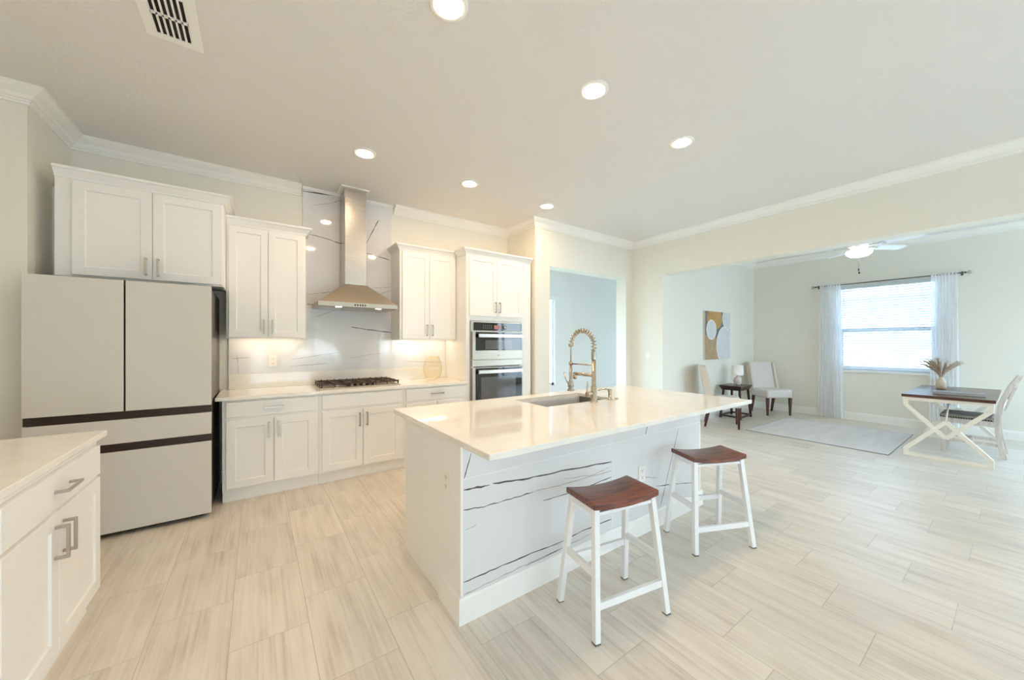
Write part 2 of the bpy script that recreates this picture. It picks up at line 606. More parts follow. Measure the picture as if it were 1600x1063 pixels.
# ------------------------------------------------------------------ room shell
struct(MB().box(XL - 0.2, XW + 0.2, YR - 0.2, 5.9, -0.10, 0.0).build('floor', M['floor']))
struct(MB().box(XL - 0.2, XW + 0.2, YR - 0.2, 5.9, ZC, ZC + 0.15).build('ceiling', M['ceiling']))
struct(MB().box(XL - 0.2, XL, YR - 0.2, YS, 0, ZC).build('wall_left', M['wall']))
struct(MB().box(XL - 0.2, -1.262, YS, YB + 0.15, 0, ZC).build('wall_fridge_side', M['wall']))
struct(MB().box(-1.262, XS, YB, YB + 0.15, 0, ZC).build('wall_back', M['wall']))
b = MB()
b.box(XS, 3.392, YS, YS + 0.20, 0, ZC)
b.box(5.094, XR, YS, YS + 0.20, 0, ZC)
b.box(3.392, 5.094, YS, YS + 0.20, 2.47, ZC)
struct(b.build('wall_doorway', M['wall']))
struct(MB().box(XS - 0.002, XS + 0.10, YS + 0.20, YB + 0.15, 0, ZC).build('wall_recess_side', M['wall']))
b = MB()
b.box(XR, XR2, 3.297, YS + 0.2, 0, ZC)
b.box(XR, XR2, YR, -0.6, 0, ZC)
b.box(XR, XR2, -0.6, 3.297, 2.47, ZC)
struct(b.build('wall_right', M['wall']))
struct(MB().box(XR2, XW, YD, YD + 0.15, 0, ZC).build('wall_den_back', M['wall']))
WY0, WY1, WZ0, WZ1 = 0.765, 1.985, 0.885, 2.43
b = MB()
b.box(XW, XW + 0.2, -2.35, -1.30, 0, ZC)
b.box(XW, XW + 0.2, -0.20, WY0, 0, ZC)
b.box(XW, XW + 0.2, -1.30, -0.20, 0, WZ0)
b.box(XW, XW + 0.2, -1.30, -0.20, WZ1, ZC)
b.box(XW, XW + 0.2, WY1, YD + 0.15, 0, ZC)
b.box(XW, XW + 0.2, WY0, WY1, 0, WZ0)
b.box(XW, XW + 0.2, WY0, WY1, WZ1, ZC)
struct(b.build('wall_den_window', M['wall']))
b = MB()
b.box(XR2, 5.9, -2.35, -2.2, 0, ZC).box(8.4, XW + 0.2, -2.35, -2.2, 0, ZC).box(5.9, 8.4, -2.35, -2.2, 0, 0.15).box(5.9, 8.4, -2.35, -2.2, 2.35, ZC)
struct(b.build('wall_den_front', M['wall']))
b = MB()
b.box(5.9, 8.4, -2.31, -2.24, 0.15, 0.20).box(5.9, 8.4, -2.31, -2.24, 2.30, 2.35)
for xx in (5.9, 6.71, 7.54, 8.35):
    b.box(xx, xx + 0.05, -2.31, -2.24, 0.20, 2.30)
w5 = struct(b.build('added_window_5', M['frame']))  # unseen front window, added for more cool daylight in the den
MB().box(5.95, 8.35, -2.278, -2.272, 0.20, 2.30).build('glass_pane', M['pane'], w5)
# hall behind the doorway
HX0, HX1, HZ0, HZ1 = 3.30, 4.78, 0.55, 2.27
b = MB()
b.box(XS, HX0, 5.3, 5.45, 0, ZC)
b.box(HX1, XW, 5.3, 5.45, 0, ZC)
b.box(HX0, HX1, 5.3, 5.45, 0, HZ0)
b.box(HX0, HX1, 5.3, 5.45, HZ1, ZC)
struct(b.build('wall_hall_back', M['hall_wall']))
struct(MB().box(XS - 0.1, XS, YB + 0.15, 5.45, 0, ZC).build('wall_hall_left', M['hall_wall']))
b = MB()
b.box(8.75, 8.95, YD + 0.15, 5.45, 0, 0.4).box(8.75, 8.95, YD + 0.15, 5.45, 2.4, ZC)
b.box(8.75, 8.95, YD + 0.15, 3.7, 0.4, 2.4).box(8.75, 8.95, 5.1, 5.45, 0.4, 2.4)
struct(b.build('wall_hall_right', M['hall_wall']))
b = MB()
b.box(8.85, 8.90, 3.7, 3.75, 0.4, 2.4).box(8.85, 8.90, 5.05, 5.1, 0.4, 2.4).box(8.85, 8.90, 3.75, 5.05, 0.4, 0.45).box(8.85, 8.90, 3.75, 5.05, 2.35, 2.4)
hw2 = struct(b.build('added_window_4', M['frame']))  # unseen end window, added to brighten the hall
MB().box(8.870, 8.876, 3.75, 5.05, 0.45, 2.35).build('glass_pane', M['pane'], hw2)
# rear wall with two glazed openings (behind the camera)
RD = [(-0.2, 2.3), (3.5, 5.1)]
DZ = 2.06
b = MB()
xs = [XL - 0.2] + [v for r_ in RD for v in r_] + [XR2]
for i in range(0, len(xs), 2):
    b.box(xs[i], xs[i + 1], YR - 0.2, YR, 0, ZC)
for a_, c_ in RD:
    b.box(a_, c_, YR - 0.2, YR, DZ, ZC)
struct(b.build('wall_rear', M['wall']))

def sliding_door(n, x0, x1, panels):
    f = MB()
    f.box(x0, x1, YR - 0.16, YR - 0.04, DZ - 0.05, DZ)
    f.box(x0, x1, YR - 0.16, YR - 0.04, 0, 0.03)
    wd = (x1 - x0) / panels
    for k in range(panels + 1):
        xx = x0 + wd * k
        f.box(max(x0, xx - 0.035), min(x1, xx + 0.035), YR - 0.14, YR - 0.06, 0.03, DZ - 0.05)
    o = struct(f.build('door_%d' % n, M['frame']))
    p = MB()
    for k in range(panels):
        p.box(x0 + wd * k + 0.035, x0 + wd * (k + 1) - 0.035, YR - 0.105, YR - 0.097, 0.03, DZ - 0.05)
    p.build('glass_pane', M['pane'], o)
sliding_door(1, *RD[0], 3)
sliding_door(2, *RD[1], 2)  # unseen second door, added to bring in more daylight

# crown, base and cove trims
def crown_profile(p=0.10, d=0.105):
    return [(0, 0), (p, 0), (p, -0.010), (p - 0.009, -0.010), (p - 0.009, -0.016), (p * 0.82, -0.026), (p * 0.62, -0.040), (p * 0.44, -0.052),
            (p * 0.34, -d * 0.66), (p * 0.34, -d * 0.72), (p * 0.22, -d * 0.72), (p * 0.22, -d * 0.84), (p * 0.13, -d * 0.86), (p * 0.13, -d), (0, -d)]
cp = crown_profile()
b = MB()
b.sweep([(XL, YR), (XL, YS), (-1.262, YS), (-1.262, YB), (0.395, YB)], cp, ZC)
struct(b.build('trim_1', M['trim']))
b = MB()
b.sweep([(1.395, YB), (XS, YB), (XS, YS), (XR, YS), (XR, YR)], cp, ZC)
struct(b.build('trim_2', M['trim']))
b = MB()
b.sweep([(XR2, YD), (XW, YD), (XW, -2.2)], cp, ZC)
struct(b.build('trim_3', M['trim']))
b = MB()
b.sweep([(0.405, 4.53), (1.385, 4.53)], [(0, 0), (0.03, 0), (0.03, -0.012), (0.018, -0.028), (0, -0.03)], ZC)
struct(b.build('trim_4', M['trim']))
bp_ = [(0, 0), (0.016, 0), (0.016, 0.105), (0.010, 0.128), (0, 0.135)]
struct(MB().sweep([(XR2, YD), (XW, YD), (XW, -2.2)], bp_, 0).build('baseboard_den', M['trim']))
struct(MB().sweep([(5.094, YS), (XR, YS), (XR, 3.297)], bp_, 0).build('baseboard_right', M['trim']))
struct(MB().sweep([(XS, YS), (3.392, YS)], bp_, 0).build('baseboard_doorway', M['trim']))
struct(MB().sweep([(XL, YR), (XL, YS), (-1.262, YS), (-1.262, YB), (-0.27, YB)], bp_, 0).build('baseboard_left', M['trim']))

# ------------------------------------------------------------------ den window
wf = MB()
x0 = XW + 0.10
for a_, c_ in ((WY0, WY0 + 0.04), (WY1 - 0.04, WY1)):
    wf.box(x0, x0 + 0.08, a_, c_, WZ0, WZ1)
wf.box(x0, x0 + 0.08, WY0, WY1, WZ1 - 0.04, WZ1)
wf.box(x0, x0 + 0.08, WY0, WY1, WZ0, WZ0 + 0.04)
win = struct(wf.build('window_1', M['frame']))
s_ = MB()
s_.box(x0 - 0.01, x0 + 0.05, WY0 + 0.04, WY1 - 0.04, 1.575, 1.635)
for a_, c_ in ((WY0 + 0.04, WY0 + 0.075), (WY1 - 0.075, WY1 - 0.04)):
    s_.box(x0 + 0.005, x0 + 0.045, a_, c_, WZ0 + 0.04, 1.575)
s_.box(x0 + 0.005, x0 + 0.045, WY0 + 0.075, WY1 - 0.075, WZ0 + 0.04, WZ0 + 0.08)
s_.build('sash', M['frame'], win)
MB().box(x0 + 0.05, x0 + 0.056, WY0 + 0.03, WY1 - 0.03, WZ0 + 0.03, WZ1 - 0.03).build('glass_pane', M['pane'], win)
MB().box(XW - 0.03, x0, WY0 - 0.02, WY1 + 0.02, WZ0 - 0.03, WZ0 - 0.002).build('window_sill', M['trim'], win, bevel=0.004)

bl = thing('window_blind', 'white horizontal slat blind hanging inside the den window', 'blind', (XW + 0.05, (WY0 + WY1) / 2, WZ1))
hw = (WY1 - WY0) / 2 - 0.01
MB().box(-0.035, 0.035, -hw, hw, -0.075, -0.001).build('headrail', M['valance'], bl, bevel=0.004)
sl = MB()
z = -0.11
while z > -(WZ1 - WZ0) + 0.06:
    c, s = math.cos(0.28) * 0.023, math.sin(0.28) * 0.023
    sl.hexa([(-c, -hw, z + s), (c, -hw, z - s), (c, hw, z - s), (-c, hw, z + s)],
            [(-c, -hw, z + s + 0.004), (c, -hw, z - s + 0.003), (c, hw, z - s + 0.003), (-c, hw, z + s + 0.003)])
    z -= 0.043
sl.build('slats', M['blind'], bl)
cd = MB()
for yy in (-0.46, -0.16, 0.16, 0.46):
    cd.box(-0.029, -0.0265, yy - 0.0015, yy + 0.0015, -(WZ1 - WZ0) + 0.03, -0.075)
cd.build('ladder_cord', M['valance'], bl)
MB().box(-0.022, 0.022, -hw, hw, -(WZ1 - WZ0) + 0.015, -(WZ1 - WZ0) + 0.035).build('bottom_rail', M['blind'], bl)
MB().tube([(-0.045, hw - 0.09, -0.07), (-0.045, hw - 0.09, -0.58)], 0.004, 6).build('tilt_wand', M['valance'], bl)

# curtain rod and sheers
rod = thing('curtain_rod', 'thin dark curtain rod with clear ball ends above den window', 'curtain rod', (XW - 0.095, 0, 2.435))
MB().tube([(0, 0.50, 0), (0, 2.26, 0)], 0.009, 10).build('rod', M['rod'], rod)
for yy, sgn in ((0.50, -1), (2.26, 1)):
    MB().lathe([(0.012, 0), (0.014, sgn * 0.012), (0.006, sgn * 0.02)], (0, yy, 0), 14, 'Y').build('end_cap', M['rod'], rod)
    MB().lathe([(0.001, 0), (0.020, sgn * 0.012), (0.026, sgn * 0.026), (0.020, sgn * 0.042), (0.001, sgn * 0.05)], (0, yy + sgn * 0.02, 0), 16, 'Y').build('finial', M['crystal'], rod)
for yy in (0.53, 2.24):
    MB().box(0, 0.095, yy - 0.006, yy + 0.006, -0.006, 0.006).box(0.085, 0.0949, yy - 0.012, yy + 0.012, -0.03, 0.03).build('bracket', M['rod'], rod)

def curtain(y0, y1, label, spread):
    o = MB()
    o.smooth = True
    n, mz = 90, 14
    rows = []
    for j in range(mz + 1):
        tz = j / mz
        z = 2.46 - tz * 2.445
        row = []
        for i in range(n + 1):
            u = i / n
            amp = 0.012 + 0.018 * min(1, tz * 3)
            xx = XW - 0.095 + amp * math.sin(u * 2 * PI * 8 + 0.6 * math.sin(3 * u * PI + tz * 2)) - (0.018 if tz < 0.05 else 0.0)
            mid = (y0 + y1) / 2
            yy = mid + (y0 + (y1 - y0) * u - mid) * (1 + spread * tz) + 0.004 * math.sin(40 * u + 5 * tz)
            row.append(o.v((xx, yy, z)))
        rows.append(row)
    for a, c in zip(rows, rows[1:]):
        for i in range(n):
            o._face([a[i], a[i + 1], c[i + 1], c[i]])
    ob = o.build('sheer_curtain', M['sheer'])
    return tag(ob, label, 'curtain', 'sheer curtains on the den window')
curtain(1.90, 2.20, 'white sheer curtain at the far side of den window near the corner chair', 0.25)
curtain(0.56, 0.83, 'white sheer curtain at the near side of den window behind the pampas vase', 0.16)

# unseen second den window, added to let in more daylight
wf2 = MB()
for a_, c_ in ((-1.30, -1.26), (-0.24, -0.20)):
    wf2.box(x0, x0 + 0.08, a_, c_, WZ0, WZ1)
for a_, c_ in ((WZ0, WZ0 + 0.04), (WZ1 - 0.04, WZ1), (1.575, 1.635)):
    wf2.box(x0, x0 + 0.08, -1.26, -0.24, a_, c_)
w2 = struct(wf2.build('added_window_3', M['frame']))
MB().box(x0 + 0.05, x0 + 0.056, -1.27, -0.23, WZ0 + 0.03, WZ1 - 0.03).build('glass_pane', M['pane'], w2)
# hall window sliver
hf = MB()
for a_, c_ in ((HX0, HX0 + 0.05), (HX1 - 0.05, HX1)):
    hf.box(a_, c_, 5.34, 5.42, HZ0, HZ1)
hf.box(HX0, HX1, 5.34, 5.42, HZ0, HZ0 + 0.05).box(HX0, HX1, 5.34, 5.42, HZ1 - 0.05, HZ1)
hwin = struct(hf.build('window_2', M['frame']))
MB().box(HX0 + 0.05, HX1 - 0.05, 5.375, 5.381, HZ0 + 0.05, HZ1 - 0.05).build('glass_pane', M['tealpane'], hwin)
MB().box(HX0 - 0.02, HX1 + 0.03, 5.22, 5.2995, HZ1 - 0.06, HZ1 + 0.015).build('window_head', M['trim'], hwin, bevel=0.004)

# ------------------------------------------------------------------ outdoors
struct(MB().box(-40, 50, -40, 40, -0.35, -0.12).build('ground', M['grass']))
struct(MB().box(-6, 14, -11, -4.2, -0.1195, -0.02).build('patio', M['paver']))
struct(MB().box(9.0, 14.0, -6, 8, -0.1195, -0.06).build('side_yard', M['grass']))
nh = thing('neighbour_house', 'pale stucco house wall close outside the den window', 'house', (14.0, 2.0, -0.12))
MB().box(0, 5, -9, 9, 0, 2.75).build('wall', M['stucco'], nh)
MB().box(-0.6, 5.6, -9.6, 9.6, 2.75, 3.0).build('soffit', M['soffit'], nh)
MB().prism([(-0.6, 3.0), (5.6, 3.0), (2.5, 4.4)], -9.6, 9.6, 'XZ').build('roof', M['shingle'], nh)

def tree(x, y, h, r, label, seed):
    rr = random.Random(seed)
    t = thing('garden_tree', label, 'tree', (x, y, -0.12), 0, 'garden trees outside the sliding doors')
    MB().tube([(0, 0, 0), (0.05, 0, h * 0.3), (0.0, 0.04, h * 0.6)], [0.14, 0.11, 0.07], 8).build('trunk', M['bark'], t)
    cr = MB()
    for k in range(420):
        d = Vector((rr.gauss(0, 1), rr.gauss(0, 1), rr.gauss(0, 0.8))).normalized() * (rr.random() ** 0.4)
        p = Vector((0, 0, h * 0.62)) + Vector((d.x * r, d.y * r, d.z * h * 0.4))
        a = Vector((rr.gauss(0, 1), rr.gauss(0, 1), rr.gauss(0, 1))).normalized() * 0.34
        c = a.cross(Vector((rr.gauss(0, 1), rr.gauss(0, 1), rr.gauss(0, 1)))).normalized() * 0.2
        cr.quad(p - a, p + c, p + a, p - c)
    cr.build('crown', M['leaf'], t)
tree(1.0, -15, 3.2, 1.9, 'low leafy green tree mirrored in the backsplash', 1)
tree(5.4, -17, 3.8, 2.2, 'taller leafy green tree mirrored in the backsplash', 2)
tree(-4.6, -16, 3.2, 2.0, 'broad leafy green tree outside the sliding doors', 3)
tree(10.4, -15, 3.4, 2.2, 'leafy green tree outside the narrower glass door', 4)

# ------------------------------------------------------------------ recessed ceiling lights
def downlight(x, y, label):
    t = thing('recessed_light', label, 'ceiling light', (x, y, ZC), 0, 'recessed downlights in the kitchen ceiling')
    MB().lathe([(0.098, 0), (0.098, -0.004), (0.092, -0.008), (0.074, -0.010), (0.063, -0.004), (0.063, 0)], n=36, cap=False).build('trim_ring', M['trim'], t)
    MB().lathe([(0.0615, -0.001), (0.0615, -0.010), (0.05, -0.0125), (0.001, -0.0135)], n=36, cap=True).build('diffuser', M['lamp_led'], t)
    return t
lx = (0.79, 1.855, 2.945)
first = downlight(lx[0], 1.67, 'round lit recessed ceiling light nearest the camera, at the top edge')
for (x, y, l) in ((lx[1], 1.67, 'round lit recessed ceiling light above the sink, second of the near row'),
                  (lx[2], 1.67, 'round lit recessed ceiling light above the far end of the island'),
                  (lx[0], 3.41, 'round lit recessed ceiling light in front of the range hood'),
                  (lx[1], 3.41, 'round lit recessed ceiling light in front of the cabinet right of the hood'),
                  (lx[2], 3.41, 'round lit recessed ceiling light by the wall corner beside the oven tower'),
                  (-0.9, 0.4, 'unseen round lit recessed ceiling light added to warm the left counter')):  # last lamp is out of view, added as warm fill on the left
    dup(first, (x, y, ZC), 0, l)

# ceiling vent
vt = thing('ceiling_vent', 'white slotted air vent in the ceiling', 'vent', (-0.373, 2.575, ZC))
b = MB()
hx, hy, bx = 0.075, 0.155, 0.045
b.box(-hx - bx, hx + bx, -hy - bx, -hy, -0.008, 0)
b.box(-hx - bx, hx + bx, hy, hy + bx, -0.008, 0)
b.box(-hx - bx, -hx, -hy, hy, -0.008, 0)
b.box(hx, hx + bx, -hy, hy, -0.008, 0)
b.build('frame', M['trim'], vt, bevel=0.002)
b = MB()
b.box(-hx, hx, -0.008, 0.008, -0.010, -0.003)
for k in range(7):
    xx = -hx + 2 * hx * k / 6
    b.box(max(-hx, xx - 0.0045), min(hx, xx + 0.0045), -hy, hy, -0.010, -0.003)
b.build('louvres', M['trim'], vt)
MB().box(-hx, hx, -hy, hy, -0.0025, -0.0005).build('duct_opening', M['void'], vt)

# ------------------------------------------------------------------ cabinet kit
def shaker(mb, x0, x1, z0, z1, yb=0.0, t=0.02, fw=0.062):
    """shaker front standing on plane y=yb, front face at y=yb-t"""
    yf = yb - t
    def ring(i, y):
        return [mb.v((x0 + i, y, z0 + i)), mb.v((x1 - i, y, z0 + i)), mb.v((x1 - i, y, z1 - i)), mb.v((x0 + i, y, z1 - i))]
    R = [ring(0, yb), ring(0, yf + 0.0015), ring(0.0015, yf), ring(fw, yf), ring(fw + 0.004, yf + 0.008), ring(fw + 0.010, yf + 0.0085)]
    for a, c in zip(R, R[1:]):
        for k in range(4):
            mb._face([a[k], a[(k + 1) % 4], c[(k + 1) % 4], c[k]])
    mb._face(R[-1])
    mb._face(list(reversed(R[0])))

def flat_front(mb, x0, x1, z0, z1, yb=0.0, t=0.02):
    mb.box(x0, x1, yb - t, yb, z0, z1)

def pull(mb, cx, cz, yf, vertical=True, L=0.135):
    """square bar pull on a front whose face is y=yf"""
    o = 0.030
    h = L / 2
    if vertical:
        mb.box(cx - 0.006, cx + 0.006, yf - o - 0.010, yf - o, cz - h, cz + h)
        for s in (-1, 1):
            zz = cz + s * (h - 0.006)
            mb.box(cx - 0.0055, cx + 0.0055, yf - o, yf, zz - 0.006, zz + 0.006)
    else:
        mb.box(cx - h, cx + h, yf - o - 0.010, yf - o, cz - 0.006, cz + 0.006)
        for s in (-1, 1):
            xx = cx + s * (h - 0.006)
            mb.box(xx - 0.006, xx + 0.006, yf - o, yf, cz - 0.0055, cz + 0.0055)

def add_door(root, x0, x1, z0, z1, hx=None, hz=None, fw=0.062, L=0.135):
    d = MB()
    shaker(d, x0, x1, z0, z1, 0.0, 0.02, fw)
    ob = d.build('door', M['cabinet'], root)
    if hx is not None:
        h = MB()
        pull(h, hx, hz, -0.02, True, L)
        h.build('handle', M['nickel'], ob, bevel=0.0015)
    return ob

def add_drawer(root, x0, x1, z0, z1, handle=True, L=0.15):
    d = MB()
    flat_front(d, x0, x1, z0, z1)
    ob = d.build('drawer', M['cabinet'], root, bevel=0.002)
    if handle:
        h = MB()
        pull(h, (x0 + x1) / 2, (z0 + z1) / 2, -0.02, False, L)
        h.build('handle', M['nickel'], ob, bevel=0.0015)
    return ob

def base_unit(loc, rotz, W, label, depth=0.58, drawer_handle=True, seam=None, group=None, zt=0.883, dz=(0.735, 0.865), door_top=0.705, m=0.026, hz=0.60):
    """local x along the front, y into the unit; front of the box at y=0"""
    t = thing('base_cabinet', label, 'cabinet', loc, rotz, group)
    MB().box(0, W, 0, depth, 0.105, zt).build('body', M['cabinet'], t)
    MB().box(0.0, W, 0.035, depth, 0.0, 0.104).build('toe_kick', M['cabinet'], t)
    add_drawer(t, m, W - m, dz[0], dz[1], drawer_handle)
    s = W / 2 if seam is None else seam
    add_door(t, m, s - 0.003, 0.125, door_top, s - 0.036, hz)
    add_door(t, s + 0.003, W - m, 0.125, door_top, s + 0.036, hz)
    return t

YF = 3.925   # front of the base boxes; door faces at 3.905
base_unit((-0.240, YF, 0), 0, 0.727, 'white base cabinet beside the fridge with one drawer over two doors', 0.605, seam=0.366)
base_unit((0.489, YF, 0), 0, 0.824, 'white base cabinet under the gas cooktop with handleless false drawer front', 0.605, drawer_handle=False, seam=0.402)
base_unit((1.315, YF, 0), 0, 0.775, 'white base cabinet below the amber vase, partly behind the island', 0.605)
base_unit((-0.675, 1.825, 0), PI / 2, 0.930, 'white base cabinet at the left picture edge with long drawer pull', 0.60, dz=(0.705, 0.850), door_top=0.690, seam=0.432, hz=0.575)

# countertops
ct = MB()
ct.box(-0.285, 2.09, 3.878, YB - 0.001, 0.884, 0.914)
ctop = tag(ct.build('countertop', M['quartz'], bevel=0.003), 'cream quartz countertop along the back wall under the cooktop', 'countertop')
MB().box(-0.228, 2.09, YB - 0.022, YB - 0.001, 0.9142, 1.065).build('upstand', M['quartz'], ctop, bevel=0.002)
lc = MB()
lc.box(-1.40, -0.645, 1.0, 2.79, 0.884, 0.914)
tag(lc.build('countertop', M['quartz'], bevel=0.003), 'cream quartz countertop at the left edge on the near cabinet', 'countertop')
base_unit((-0.675, 1.010, 0), PI / 2, 0.812, 'white base cabinet nearest the camera under the left counter', 0.60, dz=(0.705, 0.850), door_top=0.690, hz=0.575)

# ------------------------------------------------------------------ backsplash with veins
def vein(mb, pts, width, fixed, off, axis='y', seed=0, sub=6, jit=0.006):
    """a dark stripe of varying width lying on the slab face (a,z) at y=fixed-off"""
    rr = random.Random(seed)
    P = []
    for (a0, z0), (a1, z1) in zip(pts, pts[1:]):
        for k in range(sub):
            t = k / sub
            P.append((a0 + (a1 - a0) * t, z0 + (z1 - z0) * t))
    P.append(pts[-1])
    Q = []
    for i, (a, z) in enumerate(P):
        e = 0 if i in (0, len(P) - 1) else jit
        Q.append((a + rr.uniform(-e, e) * 0.5, z + rr.uniform(-e, e) * 0.6))
    prev = None
    for i, (a, z) in enumerate(Q):
        a0, z0 = Q[max(0, i - 1)]
        a1, z1 = Q[min(len(Q) - 1, i + 1)]
        dx, dz = a1 - a0, z1 - z0
        L = math.hypot(dx, dz) or 1
        wd = width * rr.uniform(0.45, 1.1) * (0.5 if i in (0, len(Q) - 1) else 1)
        nx, nz = -dz / L * wd / 2, dx / L * wd / 2
        cur = (mb.v((a - nx, fixed - off, z - nz)), mb.v((a + nx, fixed - off, z + nz)))
        if prev:
            mb._face([prev[0], cur[0], cur[1], prev[1]])
        prev = cur

SY = YB - 0.015
bs = MB()
bs.box(-0.228, 0.408, SY, YB - 0.001, 1.0655, 1.418)
bs.box(0.408, 1.364, SY, YB - 0.001, 1.0655, ZC - 0.001)
bs.box(1.364, 2.09, SY, YB - 0.001, 1.0655, 1.413)
bs.mi = 1
for i, (pts, wd) in enumerate((
        ([(0.41, 3.03), (0.76, 3.06)], 0.012), ([(0.47, 2.574), (0.62, 2.555), (0.81, 2.513)], 0.009),
        ([(1.05, 2.524), (1.12, 2.68), (1.21, 2.872)], 0.009), ([(1.05, 2.453), (1.2, 2.43), (1.36, 2.401)], 0.009),
        ([(0.9, 1.563), (1.1, 1.535), (1.36, 1.506)], 0.010), ([(0.45, 1.798), (0.54, 1.804)], 0.008))):
    vein(bs, pts, wd, SY, 0.0004, seed=i, jit=0.003)
bs.mi = 2
for i, (pts, wd) in enumerate((
        ([(0.51, 2.9), (0.66, 2.95), (0.8, 3.023)], 0.008), ([(0.45, 1.907), (0.69, 1.956)], 0.008), ([(1.14, 2.038), (1.36, 2.071)], 0.007),
        ([(1.21, 1.971), (1.36, 2.03)], 0.007), ([(0.53, 1.663), (0.73, 1.749)], 0.007),
        ([(-0.21, 1.22), (-0.04, 1.229)], 0.007), ([(-0.16, 1.264), (-0.15, 1.067)], 0.006), ([(0.28, 1.125), (0.65, 1.148)], 0.008),
        ([(0.29, 1.198), (0.76, 1.269)], 0.006), ([(0.88, 1.204), (1.34, 1.265)], 0.006), ([(1.52, 1.144), (2.08, 1.115)], 0.006))):
    vein(bs, pts, wd, SY, 0.0004, seed=20 + i, jit=0.003)
tag(bs.build('backsplash', [M['slab'], M['vein'], M['vein_faint']]), 'polished white slab backsplash with dark veins behind the range hood', 'backsplash')

def outlet(loc, rotz, label, kind='outlet'):
    t = thing('power_outlet' if kind == 'outlet' else 'light_switch', label, kind, loc, rotz)
    MB().box(-0.036, 0.036, -0.006, -0.0003, -0.058, 0.058).build('cover_plate', M['outlet'], t, bevel=0.002)
    if kind == 'outlet':
        for s in (-1, 1):
            r_ = MB().box(-0.017, 0.017, -0.008, -0.0055, s * 0.024 - 0.016, s * 0.024 + 0.016).build('receptacle', M['outlet'], t, bevel=0.0015)
            m_ = MB()
            m_.box(-0.009, -0.006, -0.0088, -0.0078, s * 0.024 - 0.004, s * 0.024 + 0.007)
            m_.box(0.006, 0.009, -0.0088, -0.0078, s * 0.024 - 0.004, s * 0.024 + 0.007)
            m_.box(-0.003, 0.003, -0.0088, -0.0078, s * 0.024 - 0.012, s * 0.024 - 0.007)
            m_.build('slots', M['slot'], r_)
    else:
        MB().hexa([(-0.016, -0.007, -0.032), (0.016, -0.007, -0.032), (0.016, -0.0055, -0.032), (-0.016, -0.0055, -0.032)],
                  [(-0.016, -0.011, 0.032), (0.016, -0.011, 0.032), (0.016, -0.0055, 0.032), (-0.016, -0.0055, 0.032)]).build('rocker', M['outlet'], t)
    return t
outlet((0.136, SY, 1.190), 0, 'white wall outlet on the backsplash left of the cooktop')
outlet((XR, 3.555, 1.18), -PI / 2, 'white wall switch beside the wide opening to the den', 'switch')

# ------------------------------------------------------------------ upper cabinets
def cab_crown(mb, W, D, z, left=True, right=True, y0=0.0):
    """small crown round the top of a cabinet: front at y=0, back at y=D"""
    pr = [(0, 0), (0.008, 0), (0.012, 0.012), (0.034, 0.042), (0.040, 0.050), (0.052, 0.056), (0.055, 0.072), (0, 0.072)]
    pr = [(o, h) for o, h in pr]
    path = []
    if right:
        path.append((W, D))
    path += [(W, 0), (0, 0)]
    if left:
        path.append((0, D if left is True else left))
    # room side must be on the right of travel
    path = list(reversed(path))
    pth = []
    for (x, y) in path:
        pth.append((x, y))
    # travelling left-back -> left-front -> right-front -> right-back has the room on the right
    mb.sweep(pth, pr, z)

def wall_unit(loc, W, z0, z1, D, label, door_x, seam, hz, cl=True, cr=True, name='upper_cabinet', strip=True, fw=0.062, wrapl=None, wrapr=None):
    t = thing(name, label, 'cabinet', loc)
    bd = MB()
    bd.box(0, W, 0, D, z0 + 0.03, z1)
    bd.box(0, W, 0, 0.02, z0, z0 + 0.03).box(0, 0.018, 0.02, D, z0, z0 + 0.03).box(W - 0.018, W, 0.02, D, z0, z0 + 0.03)
    bd.build('body', M['cabinet'], t)
    add_door(t, door_x[0], seam - 0.002, z0 + 0.012, z1 - 0.012, seam - 0.035, hz, fw)
    add_door(t, seam + 0.002, door_x[1], z0 + 0.012, z1 - 0.012, seam + 0.035, hz, fw)
    c = MB()
    cab_crown(c, W, D, z1 - 0.004, cl, cr)
    if True:
        c.box(0.001, W - 0.001, 0.001, D, z1, z1 + 0.064)
    c.build('crown_molding', M['cabinet'], t)
    return t

YU = 4.21
wall_unit((-0.228, YU, 0), 0.634, 1.420, 2.470, YB - YU - 0.001, 'white upper cabinet left of the range hood with two tall doors', (0.018, 0.616), 0.317, 1.53, False, True, fw=0.055)
wall_unit((1.366, YU, 0), 0.722, 1.415, 2.470, YB - YU - 0.001, 'white upper cabinet right of the range hood above the amber vase', (0.026, 0.700), 0.360, 1.53, True, False, fw=0.055)
YFC = 3.95
fc_ = wall_unit((-1.168, YFC, 0), 0.938, 1.855, 2.560, YB - YFC - 0.001, 'wide white cabinet above the refrigerator with two doors', (0.086, 0.926), 0.501, 1.965, False, True)
MB().box(-0.0935, -0.0005, 0.275, 0.295, 1.855, 2.560).build('gap_brightener', M['cabinet'], fc_)  # added white board in the open gap, bounces light to keep it bright

# under-cabinet light bars (the strip of light below each upper cabinet)
for (x0_, x1_, z_, l) in ((-0.19, 0.37, 1.420, 'slim lit light bar under the upper cabinet left of the hood'),
                          (1.40, 2.05, 1.415, 'slim lit light bar under the upper cabinet right of the hood')):
    t = thing('light_bar', l, 'light', ((x0_ + x1_) / 2, 4.40, z_ + 0.03), 0, 'light bars under the upper cabinets')
    h_ = (x1_ - x0_) / 2
    MB().box(-h_, h_, -0.018, 0.018, -0.010, -0.0005).build('housing', M['trim'], t)
    MB().box(-h_ + 0.01, h_ - 0.01, -0.014, 0.014, -0.0125, -0.0101).build('lens', M['strip_led'], t)

